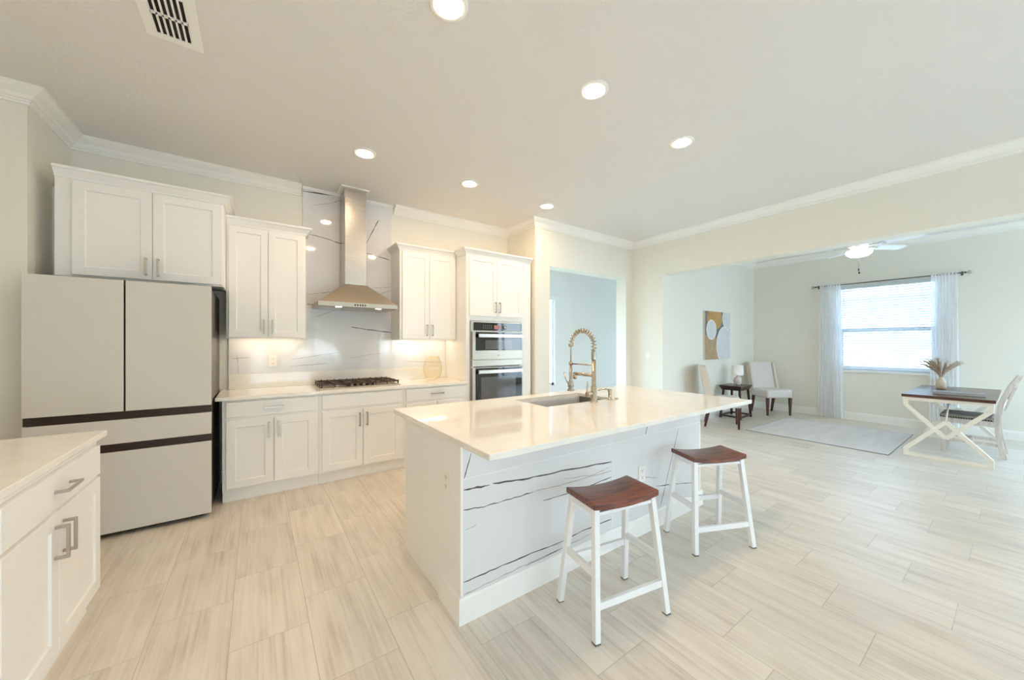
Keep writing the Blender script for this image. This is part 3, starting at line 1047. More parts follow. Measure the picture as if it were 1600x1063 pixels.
# ------------------------------------------------------------------ oven tower
XT, WT, YT = 2.093, 1.0, 3.93
tw = thing('oven_cabinet', 'tall white cabinet holding the built-in ovens beside the hall doorway', 'cabinet', (XT, YT, 0))
DT = YB - YT - 0.001
b = MB()
b.box(0, 0.05, 0, DT, 0.105, 2.470)
b.box(0.84, WT, 0, DT, 0.105, 2.470)
b.box(0.05, 0.84, 0, DT, 1.655, 2.470)
b.box(0.05, 0.84, 0, DT, 0.105, 0.545)
b.box(0.05, 0.84, DT - 0.02, DT, 0.545, 1.655)
b.build('body', M['cabinet'], tw)
MB().box(0, WT, 0.035, DT, 0, 0.104).build('toe_kick', M['cabinet'], tw)
add_door(tw, 0.036, 0.436, 1.715, 2.458, 0.405, 1.83, 0.058)
add_door(tw, 0.440, 0.840, 1.715, 2.458, 0.471, 1.83, 0.058)
add_drawer(tw, 0.036, 0.840, 0.13, 0.52)
c = MB()
cab_crown(c, WT, DT, 2.466, 0.222, False)
c.box(0.001, WT - 0.001, 0.001, DT, 2.470, 2.534)
c.build('crown_molding', M['cabinet'], tw)

ov = thing('built_in_oven', 'stainless built-in microwave and oven stack with black glass doors', 'oven', (XT + 0.052, YT - 0.001, 0.548))
W_ = 0.786
H_ = 1.09
b = MB()
b.box(0.005, W_ - 0.005, 0.001, 0.50, 0.0, H_ + 0.01)                # chassis inside the cabinet
b.box(0, W_, -0.016, 0.0, 0, H_ + 0.012)
b.build('housing', M['steel_h'], ov)
cpn = MB().box(0.04, W_ - 0.012, -0.026, -0.0162, 0.985, H_ - 0.005).build('control_panel', M['black_glass'], ov, bevel=0.002)
MB().box(0.335, 0.425, -0.0268, -0.0261, 1.005, 1.055).build('display', M['display'], cpn)
MB().lathe([(0.024, 0), (0.024, -0.012), (0.019, -0.016), (0.001, -0.0165)], (0.50, -0.0262, 1.03), 20, 'Y').build('knob', M['nickel'], cpn)
for bx_, st_ in ((0.17, 0.03), (0.57, 0.026)):
    pr_ = MB()
    for k in range(5):
        for j in range(3):
            pr_.box(bx_ + k * st_, bx_ + 0.011 + k * st_, -0.0266, -0.0261, 1.012 + j * 0.018, 1.016 + j * 0.018)
    pr_.build('button_legends', M['print'], cpn)

def oven_door(name, z0, z1, gz0, gz1, win):
    d = MB().box(0.01, W_ - 0.01, -0.042, -0.0165, z0, z1).build(name, M['steel_h'], ov, bevel=0.003)
    MB().box(0.055, W_ - 0.022, -0.046, -0.0421, gz0, gz1).build('glass', M['black_glass'], d, bevel=0.001)
    MB().box(*win[:2], -0.0468, -0.0461, *win[2:]).build('viewing_window', M['window_glass_oven'], d)
    h = MB()
    zz = gz1 - 0.045
    h.box(0.075, W_ - 0.035, -0.092, -0.074, zz - 0.024, zz + 0.024)
    for xx in (0.10, W_ - 0.065):
        h.box(xx - 0.014, xx + 0.014, -0.075, -0.046, zz - 0.012, zz + 0.012)
    h.build('handle', M['steel'], d, bevel=0.005)
    return d
md = oven_door('microwave_door', 0.622, 0.975, 0.735, 0.965, (0.19, 0.60, 0.752, 0.865))
b = MB()
b.lathe([(0.012, 0), (0.012, -0.0012), (0.001, -0.0014)], (0.39, -0.0421, 0.675), 20, 'Y')
b.build('badge', M['nickel'], md)
MB().box(0.01, W_ - 0.01, -0.036, -0.0165, 0.537, 0.612).build('trim_band', M['steel_h'], ov, bevel=0.002)
oven_door('oven_door', 0.02, 0.525, 0.075, 0.515, (0.13, 0.66, 0.125, 0.40))
MB().box(0.05, W_ - 0.05, -0.022, -0.0165, 0.527, 0.535).build('air_slot', M['black'], ov)

# ------------------------------------------------------------------ range hood
hd = thing('range_hood', 'stainless chimney range hood over the gas cooktop', 'range hood', (0.893, YB - 0.018, 1.752))
hw_ = 0.395
DY = 0.482
b = MB()
b.box(-hw_, hw_, -DY, 0, 0.0, 0.045)
b.hexa([(-hw_, -DY, 0.045), (hw_, -DY, 0.045), (hw_, 0, 0.045), (-hw_, 0, 0.045)],
       [(-0.118, -0.28, 0.265), (0.118, -0.28, 0.265), (0.118, 0, 0.265), (-0.118, 0, 0.265)])
can = b.build('canopy', M['steel_h'], hd, bevel=0.0015)
f_ = MB()
for k in range(3):
    f_.box(-0.36 + k * 0.243, -0.36 + k * 0.243 + 0.235, -DY + 0.09, -0.03, -0.005, -0.0005)
f_.build('grease_filter', M['nickel'], can, bevel=0.002)
for s in (-1, 1):
    MB().lathe([(0.030, 0), (0.030, -0.004), (0.001, -0.005)], (s * 0.20, -DY + 0.05, -0.0005), 20).build('hood_lamp', M['hood_led'], hd)
k_ = MB()
for k in range(5):
    k_.lathe([(0.008, 0), (0.008, -0.003), (0.001, -0.0035)], (-0.05 + k * 0.025, -DY - 0.0002, 0.022), 12, 'Y')
k_.build('control_buttons', M['black'], hd)
cy0, cy1 = -0.275, 0.0
MB().box(-0.112, 0.112, cy0, cy1, 0.262, ZC - 1.752 - 0.012).build('chimney', M['steel'], hd, bevel=0.004)
MB().box(-0.15, 0.14, cy0 - 0.03, cy1, ZC - 1.752 - 0.0115, ZC - 1.752 - 0.0005).build('ceiling_collar', M['trim'], hd, bevel=0.002)

# ------------------------------------------------------------------ gas cooktop
ck = thing('gas_cooktop', 'stainless five burner gas cooktop with dark iron grates', 'cooktop', (0.905, 4.24, 0.9145))
b = MB()
b.box(-0.395, 0.395, -0.255, 0.255, 0.0, 0.008)
b.box(-0.375, 0.375, -0.235, 0.235, 0.008, 0.012)
b.build('tray', M['steel_h'], ck, bevel=0.003)
for (x, y, r) in ((-0.26, -0.09, 0.040), (-0.26, 0.13, 0.046), (0.0, 0.04, 0.058), (0.26, 0.13, 0.046), (0.26, -0.09, 0.040)):
    bn = MB().lathe([(r + 0.018, 0.0122), (r + 0.016, 0.020), (r, 0.024), (0.001, 0.024)], (x, y, 0), 22).build('burner', M['steel_h'], ck)
    MB().lathe([(r - 0.003, 0.0245), (r - 0.004, 0.032), (r - 0.010, 0.036), (0.001, 0.036)], (x, y, 0), 22).build('burner_cap', M['burner'], bn)
for gx0, gx1 in ((-0.385, -0.134), (-0.126, 0.126), (0.134, 0.385)):
    g = MB()
    for yy in (-0.225, 0.225):
        g.box(gx0, gx1, yy - 0.006, yy + 0.006, 0.036, 0.048)
    for xx in (gx0 + 0.006, gx1 - 0.006):
        g.box(xx - 0.006, xx + 0.006, -0.225, 0.225, 0.036, 0.048)
    mid = (gx0 + gx1) / 2
    g.box(mid - 0.005, mid + 0.005, -0.225, 0.225, 0.040, 0.050)
    for yy in (-0.12, 0.0, 0.12):
        g.box(gx0, gx1, yy - 0.005, yy + 0.005, 0.040, 0.050)
    for xx in (gx0 + 0.006, mid, gx1 - 0.006):
        for yy in (-0.225, -0.07, 0.07, 0.225):
            g.box(xx - 0.006, xx + 0.006, yy - 0.006, yy + 0.006, 0.0125, 0.054)
    for xx in (gx0 + 0.06, gx1 - 0.06):
        for yy in (-0.225, 0.225):
            g.box(xx - 0.005, xx + 0.005, yy - 0.006, yy + 0.006, 0.036, 0.056)
    g.build('grate', M['iron'], ck, bevel=0.001)
for k in range(5):
    MB().lathe([(0.017, 0.0125), (0.016, 0.034), (0.012, 0.037), (0.001, 0.037)], (-0.12 + 0.06 * k, -0.19, 0), 16).build('knob', M['black'], ck)

# amber vase
vs = MB()
pf = [(0.045, 0.0), (0.072, 0.010), (0.100, 0.050), (0.118, 0.110), (0.117, 0.160), (0.105, 0.220), (0.086, 0.272), (0.080, 0.300)]
inner = [(max(0.001, r - 0.004), h + (0.006 if i == 0 else 0)) for i, (r, h) in enumerate(pf)]
prof = pf + list(reversed(inner)) + [(0.001, 0.006)]
vs.lathe([(0.001, 0)] + prof, n=40)
v_ = vs.build('glass_vase', M['amber'], loc=(1.80, 4.27, 0.9145))
tag(v_, 'rounded pale amber glass vase on the back counter beside the oven tower', 'vase')

# ------------------------------------------------------------------ refrigerator
fr = thing('refrigerator', 'beige glass front four door refrigerator at the left', 'refrigerator', (-1.232, 3.70, 0))
FW = 0.940
MB().box(0.004, FW - 0.004, 0.075, 0.80, 0.03, 1.80).build('body', M['fridge_body'], fr, bevel=0.004)
MB().box(0.008, FW - 0.008, 0.035, 0.0745, 0.045, 1.79).build('inner_recess', M['dark_gap'], fr)
def fdoor(x0, x1, z0, z1, name):
    d = MB().box(x0, x1, 0.0, 0.008, z0, z1).build(name, M['fridge_glass'], fr, bevel=0.0015)
    MB().box(x0 + 0.002, x1 - 0.002, 0.0082, 0.034, z0 + 0.002, z1 - 0.002).build('door_edge', M['fridge_body'], d)
    return d
fdoor(0.0, 0.456, 0.887, 1.822, 'door')
fdoor(0.466, FW, 0.887, 1.822, 'door')
fdoor(0.0, FW, 0.660, 0.829, 'drawer')
fdoor(0.0, FW, 0.035, 0.603, 'freezer_drawer')
MB().box(0.002, FW - 0.002, 0.012, 0.034, 0.832, 0.884).build('handle_recess', M['dark_gap'], fr)
MB().box(0.002, FW - 0.002, 0.012, 0.034, 0.606, 0.657).build('handle_recess', M['dark_gap'], fr)
for xx in (0.03, FW - 0.09):
    MB().box(xx, xx + 0.06, 0.08, 0.14, 1.801, 1.825).build('hinge_cover', M['fridge_body'], fr, bevel=0.003)
for xx in (0.06, FW - 0.06):
    for yy in (0.10, 0.72):
        MB().lathe([(0.022, 0), (0.022, 0.015), (0.012, 0.029)], (xx, yy, 0), 14).build('foot', M['black'], fr)

# ------------------------------------------------------------------ island
IX0, IX1, IY0, IY1 = 0.812, 3.085, 1.585, 2.385
isl = thing('kitchen_island', 'white island cabinet with veined slab front facing the stools', 'island', (IX0, IY0, 0))
LX, LY = IX1 - IX0, IY1 - IY0
MB().box(0.0, 0.02, 0.012, LY, 0.0, 0.883).build('end_panel', M['cabinet'], isl)
MB().box(LX - 0.02, LX, 0.012, LY, 0.0, 0.883).build('end_panel', M['cabinet'], isl)
MB().box(0.0205, LX - 0.0205, LY - 0.02, LY, 0.105, 0.883).build('rear_face_frame', M['cabinet'], isl)
MB().box(0.0205, LX - 0.0205, LY - 0.06, LY - 0.04, 0.0, 0.104).build('toe_kick', M['cabinet'], isl)
# slab clad front
sp = MB()
xm = 1.944 - IX0
sp.box(0.014, LX - 0.014, 0.0, 0.0118, 0.0, 0.883)
sp.mi = 3
sp.box(0.014, LX - 0.014, -0.0006, 0.001, 0.6995, 0.7035)
sp.box(xm - 0.002, xm + 0.002, -0.0006, 0.001, 0.13, 0.883)
sp.mi = 1
ox = IX0
def iv(pts, wd, seed, mi, jit=0.004):
    sp.mi = mi
    vein(sp, [(a - ox, z_) for a, z_ in pts], wd, 0.0, 0.0007, seed=seed, jit=jit)
iv([(0.83, 0.650), (0.98, 0.641)], 0.010, 1, 1)
iv([(1.0, 0.644), (1.23, 0.62), (1.48, 0.611), (1.935, 0.58)], 0.009, 2, 1)
iv([(0.872, 0.823), (0.832, 0.706)], 0.006, 3, 1, 0.001)
iv([(0.83, 0.552), (0.95, 0.538), (1.11, 0.537), (1.27, 0.537)], 0.006, 4, 1)
iv([(1.27, 0.537), (1.48, 0.529), (1.935, 0.521)], 0.006, 5, 2)
iv([(1.34, 0.47), (1.6, 0.461), (1.935, 0.479)], 0.006, 6, 1)
iv([(0.83, 0.197), (0.98, 0.197), (1.21, 0.198), (1.48, 0.19), (1.69, 0.202), (1.935, 0.197)], 0.007, 7, 1)
iv([(0.83, 0.135), (0.95, 0.139), (1.21, 0.147), (1.48, 0.150), (1.8, 0.16)], 0.006, 8, 2)
iv([(1.21, 0.14), (1.48, 0.150)], 0.006, 9, 1)
iv([(2.31, 0.708), (2.34, 0.78)], 0.008, 10, 1, 0.001)
iv([(2.75, 0.698), (2.62, 0.407), (2.50, 0.14)], 0.006, 11, 1, 0.002)
iv([(2.44, 0.302), (2.75, 0.25), (3.06, 0.192)], 0.006, 12, 1)
iv([(0.84, 0.45), (0.90, 0.46)], 0.005, 13, 2)
iv([(1.96, 0.42), (2.3, 0.40), (2.45, 0.36)], 0.006, 14, 2)
iv([(1.5, 0.56), (1.75, 0.53), (1.935, 0.55)], 0.005, 15, 2)
sp.build('slab_front', [M['slab'], M['vein'], M['vein_faint'], M['seam']], isl)
ed = MB()
ed.box(0.0, 0.0138, -0.001, 0.0118, 0.0, 0.883)
ed.box(LX - 0.0138, LX, -0.001, 0.0118, 0.0, 0.883)
ed.build('corner_trim', M['trim'], isl)
MB().sweep([(0.0, 0.235), (0.0, -0.001), (LX, -0.001), (LX, 0.235)][::1], [(0, 0), (0.014, 0), (0.014, 0.118), (0.008, 0.128), (0, 0.130)], 0).build('base_trim', M['trim'], isl)
for k in range(4):
    xa = 0.03 + k * (LX - 0.06) / 4
    xb = xa + (LX - 0.06) / 4
    d = MB()
    d.T = Matrix.Translation((xa + xb, 2 * LY, 0)) @ Matrix.Rotation(PI, 4, 'Z')
    shaker(d, xa + 0.003, xb - 0.003, 0.125, 0.87, LY, 0.02)
    d.build('door', M['cabinet'], isl)
outlet((IX0, 1.735, 0.652), -PI / 2, 'white wall outlet on the plain left end of the island')
outlet((2.262, IY0 - 0.0012, 0.434), 0, 'white wall outlet on the veined island front between the stools')

# island top with the sink cut-out
TX0, TX1, TY0, TY1 = 0.780, 3.270, 1.262, 2.535
SX0, SX1, SY0, SY1 = 1.705, 2.430, 1.975, 2.385
def slab_with_hole(mb, X, Y, z0, z1):
    g = {}
    for i, x in enumerate(X):
        for j, y in enumerate(Y):
            g[i, j, 0] = mb.v((x, y, z0))
            g[i, j, 1] = mb.v((x, y, z1))
    for i in range(3):
        for j in range(3):
            if (i, j) == (1, 1):
                continue
            mb._face([g[i, j, 1], g[i + 1, j, 1], g[i + 1, j + 1, 1], g[i, j + 1, 1]])
            mb._face([g[i, j, 0], g[i, j + 1, 0], g[i + 1, j + 1, 0], g[i + 1, j, 0]])
    for i in range(3):
        for j in (0, 3):
            mb._face([g[i, j, 0], g[i + 1, j, 0], g[i + 1, j, 1], g[i, j, 1]])
            mb._face([g[j, i, 0], g[j, i + 1, 0], g[j, i + 1, 1], g[j, i, 1]])
    for a, c in (((1, 1), (2, 1)), ((2, 1), (2, 2)), ((2, 2), (1, 2)), ((1, 2), (1, 1))):
        mb._face([g[a + (0,)], g[c + (0,)], g[c + (1,)], g[a + (1,)]])
it = MB()
slab_with_hole(it, [TX0, SX0, SX1, TX1], [TY0, SY0, SY1, TY1], 0.884, 0.914)
tag(it.build('island_countertop', M['quartz'], bevel=0.004), 'large cream quartz top of the island with sink cut-out', 'countertop')

sk = MB()
t_ = 0.004
x0, x1, y0, y1, zb, zt = SX0 - 0.008, SX1 + 0.008, SY0 - 0.008, SY1 + 0.008, 0.66, 0.8835
sk.box(x0, x1, y0, y1, zb, zb + t_)
sk.box(x0, x0 + t_, y0, y1, zb, zt)
sk.box(x1 - t_, x1, y0, y1, zb, zt)
sk.box(x0, x1, y0, y0 + t_, zb, zt)
sk.box(x0, x1, y1 - t_, y1, zb, zt)
snk = bpy.data.objects.new('kitchen_sink', None)
C.objects.link(snk)
snk.location = (0, 0, 0)
tag(snk, 'rectangular stainless undermount sink set into the island top', 'sink')
sk.build('basin', M['sink_steel'], snk)
MB().lathe([(0.045, 0), (0.045, 0.004), (0.03, 0.005), (0.028, 0.001), (0.001, 0.001)], ((x0 + x1) / 2, (y0 + y1) / 2 + 0.05, zb + t_ + 0.0002), 24).build('drain', M['nickel'], snk)

# ------------------------------------------------------------------ faucet
fc = thing('kitchen_faucet', 'tall spring neck nickel faucet behind the island sink', 'faucet', (2.140, 1.925, 0.9142))
b = MB()
b.lathe([(0.033, 0), (0.033, 0.006), (0.026, 0.010), (0.024, 0.014), (0.024, 0.120), (0.020, 0.126), (0.0175, 0.130), (0.0175, 0.395), (0.001, 0.395)], n=24)
b.build('post', M['faucet'], fc)
MB().lathe([(0.0195, 0.330), (0.0195, 0.384), (0.0178, 0.394)], n=20, cap=False).build('collar', M['nickel'], fc)
# arch towards +y
A = []
for k in range(25):
    a = PI * k / 24
    A.append((0.0, 0.125 - 0.125 * math.cos(a), 0.445 + 0.115 * math.sin(a)))
path = [(0, 0, 0.395), (0, 0, 0.42)] + A + [(0, 0.25, 0.43), (0, 0.252, 0.25)]
MB().tube(path, 0.0065, 10).build('hose', M['nickel'], fc)
coil = MB()
cpts = [(0, 0, 0.396), (0, 0, 0.42)] + A + [(0, 0.25, 0.452)]
cp_ = [Vector(p) for p in cpts]
Ls = [0]
for p, q in zip(cp_, cp_[1:]):
    Ls.append(Ls[-1] + (q - p).length)
turns, per = 17, 12
pts = []
for k in range(turns * per + 1):
    s = Ls[-1] * k / (turns * per)
    i = max(j for j in range(len(Ls)) if Ls[j] <= s + 1e-9)
    i = min(i, len(Ls) - 2)
    f = (s - Ls[i]) / (Ls[i + 1] - Ls[i])
    p = cp_[i].lerp(cp_[i + 1], f)
    d = (cp_[i + 1] - cp_[i]).normalized()
    u = Vector((1, 0, 0))
    n_ = d.cross(u).normalized()
    a = 2 * PI * k / per
    pts.append(p + (u * math.cos(a) + n_ * math.sin(a)) * 0.0175)
coil.tube(pts, 0.0042, 6)
coil.build('spring', M['faucet'], fc)
b = MB()
b.lathe([(0.019, 0), (0.021, 0.010), (0.019, 0.022)], (0, 0.25, 0.430), 18)
b.build('spring_end', M['faucet'], fc)
MB().tube([(0, 0.012, 0.288), (0, 0.238, 0.288)], 0.0055, 10).lathe([(0.017, -0.012), (0.017, 0.014)], (0, 0.251, 0.288), 16).build('holder_arm', M['faucet'], fc)
MB().tube([(0, 0.012, 0.208), (0, 0.215, 0.208)], 0.013, 14).lathe([(0.012, -0.035), (0.017, -0.030), (0.017, 0.0), (0.012, 0.012)], (0, 0.205, 0.20), 16).build('pot_filler_arm', M['faucet'], fc)
b = MB()
b.lathe([(0.013, 0.265), (0.014, 0.16), (0.017, 0.14), (0.024, 0.125), (0.026, 0.10), (0.018, 0.085), (0.030, 0.070), (0.030, 0.062)], (0, 0.252, 0), 20)
b.build('spray_head', M['nickel'], fc)
MB().tube([(0, 0.275, 0.115), (-0.005, 0.305, 0.15), (-0.01, 0.325, 0.215)], [0.007, 0.005, 0.006], 10).build('spray_lever', M['nickel'], fc)
b = MB()
b.tube([(0, 0, 0.07), (-0.078, 0, 0.07)], 0.018, 16)
b.tube([(-0.07, 0, 0.075), (-0.075, 0.0, 0.09), (-0.077, -0.004, 0.165)], [0.009, 0.006, 0.005], 10)
b.build('handle', M['faucet'], fc)

sd = thing('soap_dispenser', 'small nickel soap dispenser right of the faucet', 'soap dispenser', (2.330, 1.925, 0.9142))
MB().lathe([(0.022, 0), (0.022, 0.005), (0.014, 0.009), (0.014, 0.060), (0.016, 0.064), (0.016, 0.082), (0.010, 0.088), (0.001, 0.089)], n=20).build('body', M['faucet'], sd)
MB().tube([(0, 0, 0.078), (-0.02, 0.02, 0.088), (-0.05, 0.05, 0.086), (-0.065, 0.065, 0.074)], [0.008, 0.007, 0.006, 0.005], 10).build('spout', M['faucet'], sd)
ac = MB().lathe([(0.018, 0), (0.018, 0.006), (0.006, 0.012), (0.001, 0.012)], n=18).build('air_switch', M['faucet'], loc=(2.405, 1.918, 0.9142))
tag(ac, 'tiny nickel button cap on the island right of the soap dispenser', 'button')

# ------------------------------------------------------------------ bar stools
def make_stool(loc, rot, label):
    t = thing('bar_stool', label, 'stool', loc, rot, 'backless wooden seat bar stools at the island')
    W2, D2, zt, th = 0.2055, 0.117, 0.617, 0.028
    s = MB()
    n = 16
    def dip(u):
        return -0.019 * (1 - (u / W2) ** 2)
    top, bot = [], []
    for i in range(n + 1):
        u = -W2 + 2 * W2 * i / n
        top.append([s.v((u, yy, zt + dip(u))) for yy in (-D2, 0, D2)])
        bot.append([s.v((u, yy, zt + dip(u) - th)) for yy in (-D2, 0, D2)])
    for i in range(n):
        for j in range(2):
            s._face([top[i][j], top[i + 1][j], top[i + 1][j + 1], top[i][j + 1]]).smooth = True
            s._face([bot[i][j], bot[i][j + 1], bot[i + 1][j + 1], bot[i + 1][j]]).smooth = True
        s._face([bot[i][0], bot[i + 1][0], top[i + 1][0], top[i][0]])
        s._face([bot[i + 1][2], bot[i][2], top[i][2], top[i + 1][2]])
    for i in (0, n):
        for j in range(2):
            s._face([bot[i][j], bot[i][j + 1], top[i][j + 1], top[i][j]])
    s.build('seat', M['stool_seat'], t, bevel=0.003)
    lt = {}
    for sx_ in (-1, 1):
        for sy_ in (-1, 1):
            a = Vector((sx_ * 0.178, sy_ * 0.092, zt - th - 0.004))
            c = Vector((sx_ * 0.220, sy_ * 0.152, 0.006))
            lt[sx_, sy_] = (a, c)
            lg = MB()
            lg.bar(c, a, 0.030, 0.030, up=(0, 1, 0))
            lo = lg.build('leg', M['white_metal'], t, bevel=0.003)
            MB().box(c.x - 0.015, c.x + 0.015, c.y - 0.015, c.y + 0.015, 0.0, 0.0058).build('foot_pad', M['rubber'], lo)
    def at(k, z):
        a, c = lt[k]
        return c.lerp(a, (z - c.z) / (a.z - c.z))
    for ka, kb, z in (((-1, -1), (1, -1), 0.155), ((-1, 1), (1, 1), 0.235), ((-1, -1), (-1, 1), 0.29), ((1, -1), (1, 1), 0.275)):
        p, q = at(ka, z), at(kb, z)
        d = (q - p).normalized() * 0.014
        MB().bar(p + d, q - d, 0.020, 0.034).build('stretcher', M['white_metal'], t, bevel=0.002)
    f = MB()
    z0, z1 = 0.552, 0.567
    f.box(-0.19, 0.19, -0.104, -0.088, z0, z1).box(-0.19, 0.19, 0.088, 0.104, z0, z1)
    f.box(-0.19, -0.165, -0.088, 0.088, z0, z1 + 0.016).box(0.165, 0.19, -0.088, 0.088, z0, z1 + 0.016)
    f.build('seat_frame', M['white_metal'], t)
    return t
make_stool((1.508, 1.232, 0), math.radians(-10.4), 'white framed bar stool with reddish wood seat, nearest the camera')
make_stool((2.578, 1.272, 0), math.radians(-23.5), 'white framed bar stool with reddish wood seat at the far end of the island')

# ------------------------------------------------------------------ den: art, chairs, side table, lamp
art = thing('canvas_painting', 'abstract canvas of overlapping tan and pale circles on the den wall', 'painting', (7.10, YD - 0.0005, 1.52))
MB().box(-0.48, 0.48, -0.035, 0, -0.445, 0.445).build('canvas', M['canvas_edge'], art, bevel=0.002)
def clip_disc(cx, cz, rx, rz, x0=-0.478, x1=0.478, z0=-0.443, z1=0.443, n=64):
    out = []
    for k in range(n):
        a = 2 * PI * k / n
        out.append((cx + rx * math.cos(a), cz + rz * math.sin(a)))
    def clip(poly, axis, lim, sgn):
        res = []
        for p, q in zip(poly, poly[1:] + poly[:1]):
            ip, iq = sgn * (p[axis] - lim) <= 0, sgn * (q[axis] - lim) <= 0
            if ip:
                res.append(p)
            if ip != iq:
                f = (lim - p[axis]) / (q[axis] - p[axis])
                res.append((p[0] + f * (q[0] - p[0]), p[1] + f * (q[1] - p[1])))
        return res
    for ax, lim, sg in ((0, x1, 1), (0, x0, -1), (1, z1, 1), (1, z0, -1)):
        out = clip(out, ax, lim, sg)
    return out
pn = MB()
pn.box(-0.479, 0.479, -0.0358, -0.0353, -0.444, 0.444)
for i, (mi, cx, cz, rx, rz) in enumerate(((1, -0.30, -0.28, 0.35, 0.31), (2, -0.13, 0.31, 0.29, 0.20), (4, -0.25, 0.105, 0.185, 0.185), (3, -0.25, 0.105, 0.165, 0.168),
                                           (4, 0.27, -0.19, 0.335, 0.37), (3, 0.27, -0.19, 0.318, 0.353), (4, 0.38, 0.33, 0.215, 0.215), (3, 0.38, 0.33, 0.20, 0.20))):
    pn.mi = mi
    y_ = -0.0362 - i * 0.0003
    poly = clip_disc(cx, cz, rx, rz)
    pn._face([pn.v((a, y_, c_)) for a, c_ in poly])
pn.build('painted_surface', [M['art_ground'], M['art_tan'], M['art_ochre'], M['art_white'], M['art_line']], art)

def parsons_chair(loc, rot, label):
    """faces local -y; seat front at y=-0.25, back at y=+0.25"""
    t = thing('side_chair', label, 'chair', loc, rot, 'upholstered armless chairs in the den')
    s = MB()
    s.box(-0.245, 0.245, -0.26, 0.23, 0.335, 0.49)
    s.build('seat', M['linen'], t, bevel=0.035, seg=4)
    bk = MB()
    bk.hexa([(-0.235, 0.13, 0.36), (0.235, 0.13, 0.36), (0.235, 0.22, 0.36), (-0.235, 0.22, 0.36)],
            [(-0.235, 0.285, 1.0), (0.235, 0.285, 1.0), (0.235, 0.352, 1.0), (-0.235, 0.352, 1.0)])
    ob = bk.build('backrest', M['linen'], t, bevel=0.02, seg=3)
    for sx_ in (-1, 1):
        wg = MB()
        x_ = sx_ * 0.238
        wg.hexa([(x_ - 0.022, 0.10, 0.44), (x_ + 0.022, 0.10, 0.44), (x_ + 0.022, 0.225, 0.40), (x_ - 0.022, 0.225, 0.40)],
                [(x_ - 0.020, 0.238, 0.985), (x_ + 0.020, 0.238, 0.985), (x_ + 0.020, 0.357, 1.0), (x_ - 0.020, 0.357, 1.0)])
        wg.build('wing', M['linen_shaded'], ob, bevel=0.012, seg=2)
    for sx_ in (-1, 1):
        MB().bar((sx_ * 0.215, -0.225, 0.0), (sx_ * 0.215, -0.225, 0.335), 0.028, 0.028, (0, 1, 0), 0.046, 0.046).build('leg', M['leg_wood'], t, bevel=0.003)
        MB().bar((sx_ * 0.205, 0.25, 0.0), (sx_ * 0.205, 0.180, 0.335), 0.030, 0.030, (0, 1, 0), 0.044, 0.044).build('leg', M['leg_wood'], t, bevel=0.003)
    return t
f1 = Vector((0.45, -0.893, 0)).normalized()
a1 = math.atan2(f1.y, f1.x) + PI / 2
side1 = Vector((f1.y, -f1.x, 0))
fl = Vector((6.25, 2.60, 0))
c1 = fl - f1 * 0.225 + Vector((-f1.y, f1.x, 0)) * 0.215
parsons_chair((c1.x, c1.y, 0), a1, 'light linen armless chair under the wall painting, seen from its side')
f2 = Vector((-0.57, -0.82, 0)).normalized()
mid2 = Vector((8.09, 2.67, 0))
c2 = mid2 - f2 * 0.225
parsons_chair((c2.x, c2.y, 0), math.atan2(f2.y, f2.x) + PI / 2, 'light linen armless chair in the den corner, facing the room')

st = thing('side_table', 'small dark wood side table between the two linen chairs', 'table', (7.285, 3.085, 0), math.radians(3))
hx_, hy_ = 0.265, 0.185
b = MB()
b.box(-hx_, hx_, -hy_, hy_, 0.578, 0.60)
b.hexa([(-hx_ + 0.05, -hy_ + 0.03, 0.515), (hx_ - 0.05, -hy_ + 0.03, 0.515), (hx_ - 0.05, hy_ - 0.03, 0.515), (-hx_ + 0.05, hy_ - 0.03, 0.515)],
       [(-hx_ + 0.004, -hy_ + 0.004, 0.578), (hx_ - 0.004, -hy_ + 0.004, 0.578), (hx_ - 0.004, hy_ - 0.004, 0.578), (-hx_ + 0.004, hy_ - 0.004, 0.578)])
b.build('tabletop', M['dark_wood'], st, bevel=0.003)
for sx_ in (-1, 1):
    for sy_ in (-1, 1):
        MB().bar((sx_ * 0.250, sy_ * 0.165, 0.0), (sx_ * 0.195, sy_ * 0.135, 0.52), 0.034, 0.034, (0, 1, 0)).build('leg', M['dark_wood'], st, bevel=0.002)
for sx_ in (-1, 1):
    MB().box(sx_ * 0.246 - 0.014, sx_ * 0.246 + 0.014, -0.148, 0.148, 0.03, 0.058).build('stretcher', M['dark_wood'], st)
for sy_ in (-1, 1):
    MB().box(-0.228, 0.228, sy_ * 0.164 - 0.013, sy_ * 0.164 + 0.013, 0.03, 0.058).build('stretcher', M['dark_wood'], st)
MB().box(-0.225, 0.225, -0.012, 0.012, 0.18, 0.21).build('cross_rail', M['dark_wood'], st)

tl = thing('table_lamp', 'small white drum shade lamp on the dark side table', 'lamp', (7.40, 3.10, 0.6005))
MB().lathe([(0.045, 0), (0.045, 0.008), (0.062, 0.030), (0.072, 0.065), (0.064, 0.105), (0.040, 0.135), (0.018, 0.150), (0.015, 0.165)], n=24).build('base', M['ceramic'], tl)
MB().tube([(0, 0, 0.165), (0, 0, 0.25)], 0.006, 8).build('stem', M['nickel'], tl)
MB().lathe([(0.098, 0.178), (0.092, 0.360), (0.089, 0.360), (0.095, 0.178)], n=32, cap=False).build('lamp_shade', M['lampshade'], tl)

# rug
rg = thing('area_rug', 'pale faded rectangular rug on the den floor', 'rug', (7.165, 1.735, 0.0005))
MB().box(-0.85, 0.85, -0.785, 0.785, 0.0, 0.008).build('pile', M['rug'], rg)
MB().box(-0.857, 0.857, -0.792, -0.785, 0, 0.008).box(-0.857, -0.85, -0.785, 0.785, 0, 0.008).box(0.85, 0.857, -0.785, 0.785, 0, 0.008).box(-0.857, 0.857, 0.785, 0.792, 0, 0.008).build('binding', M['rug_edge'], rg)

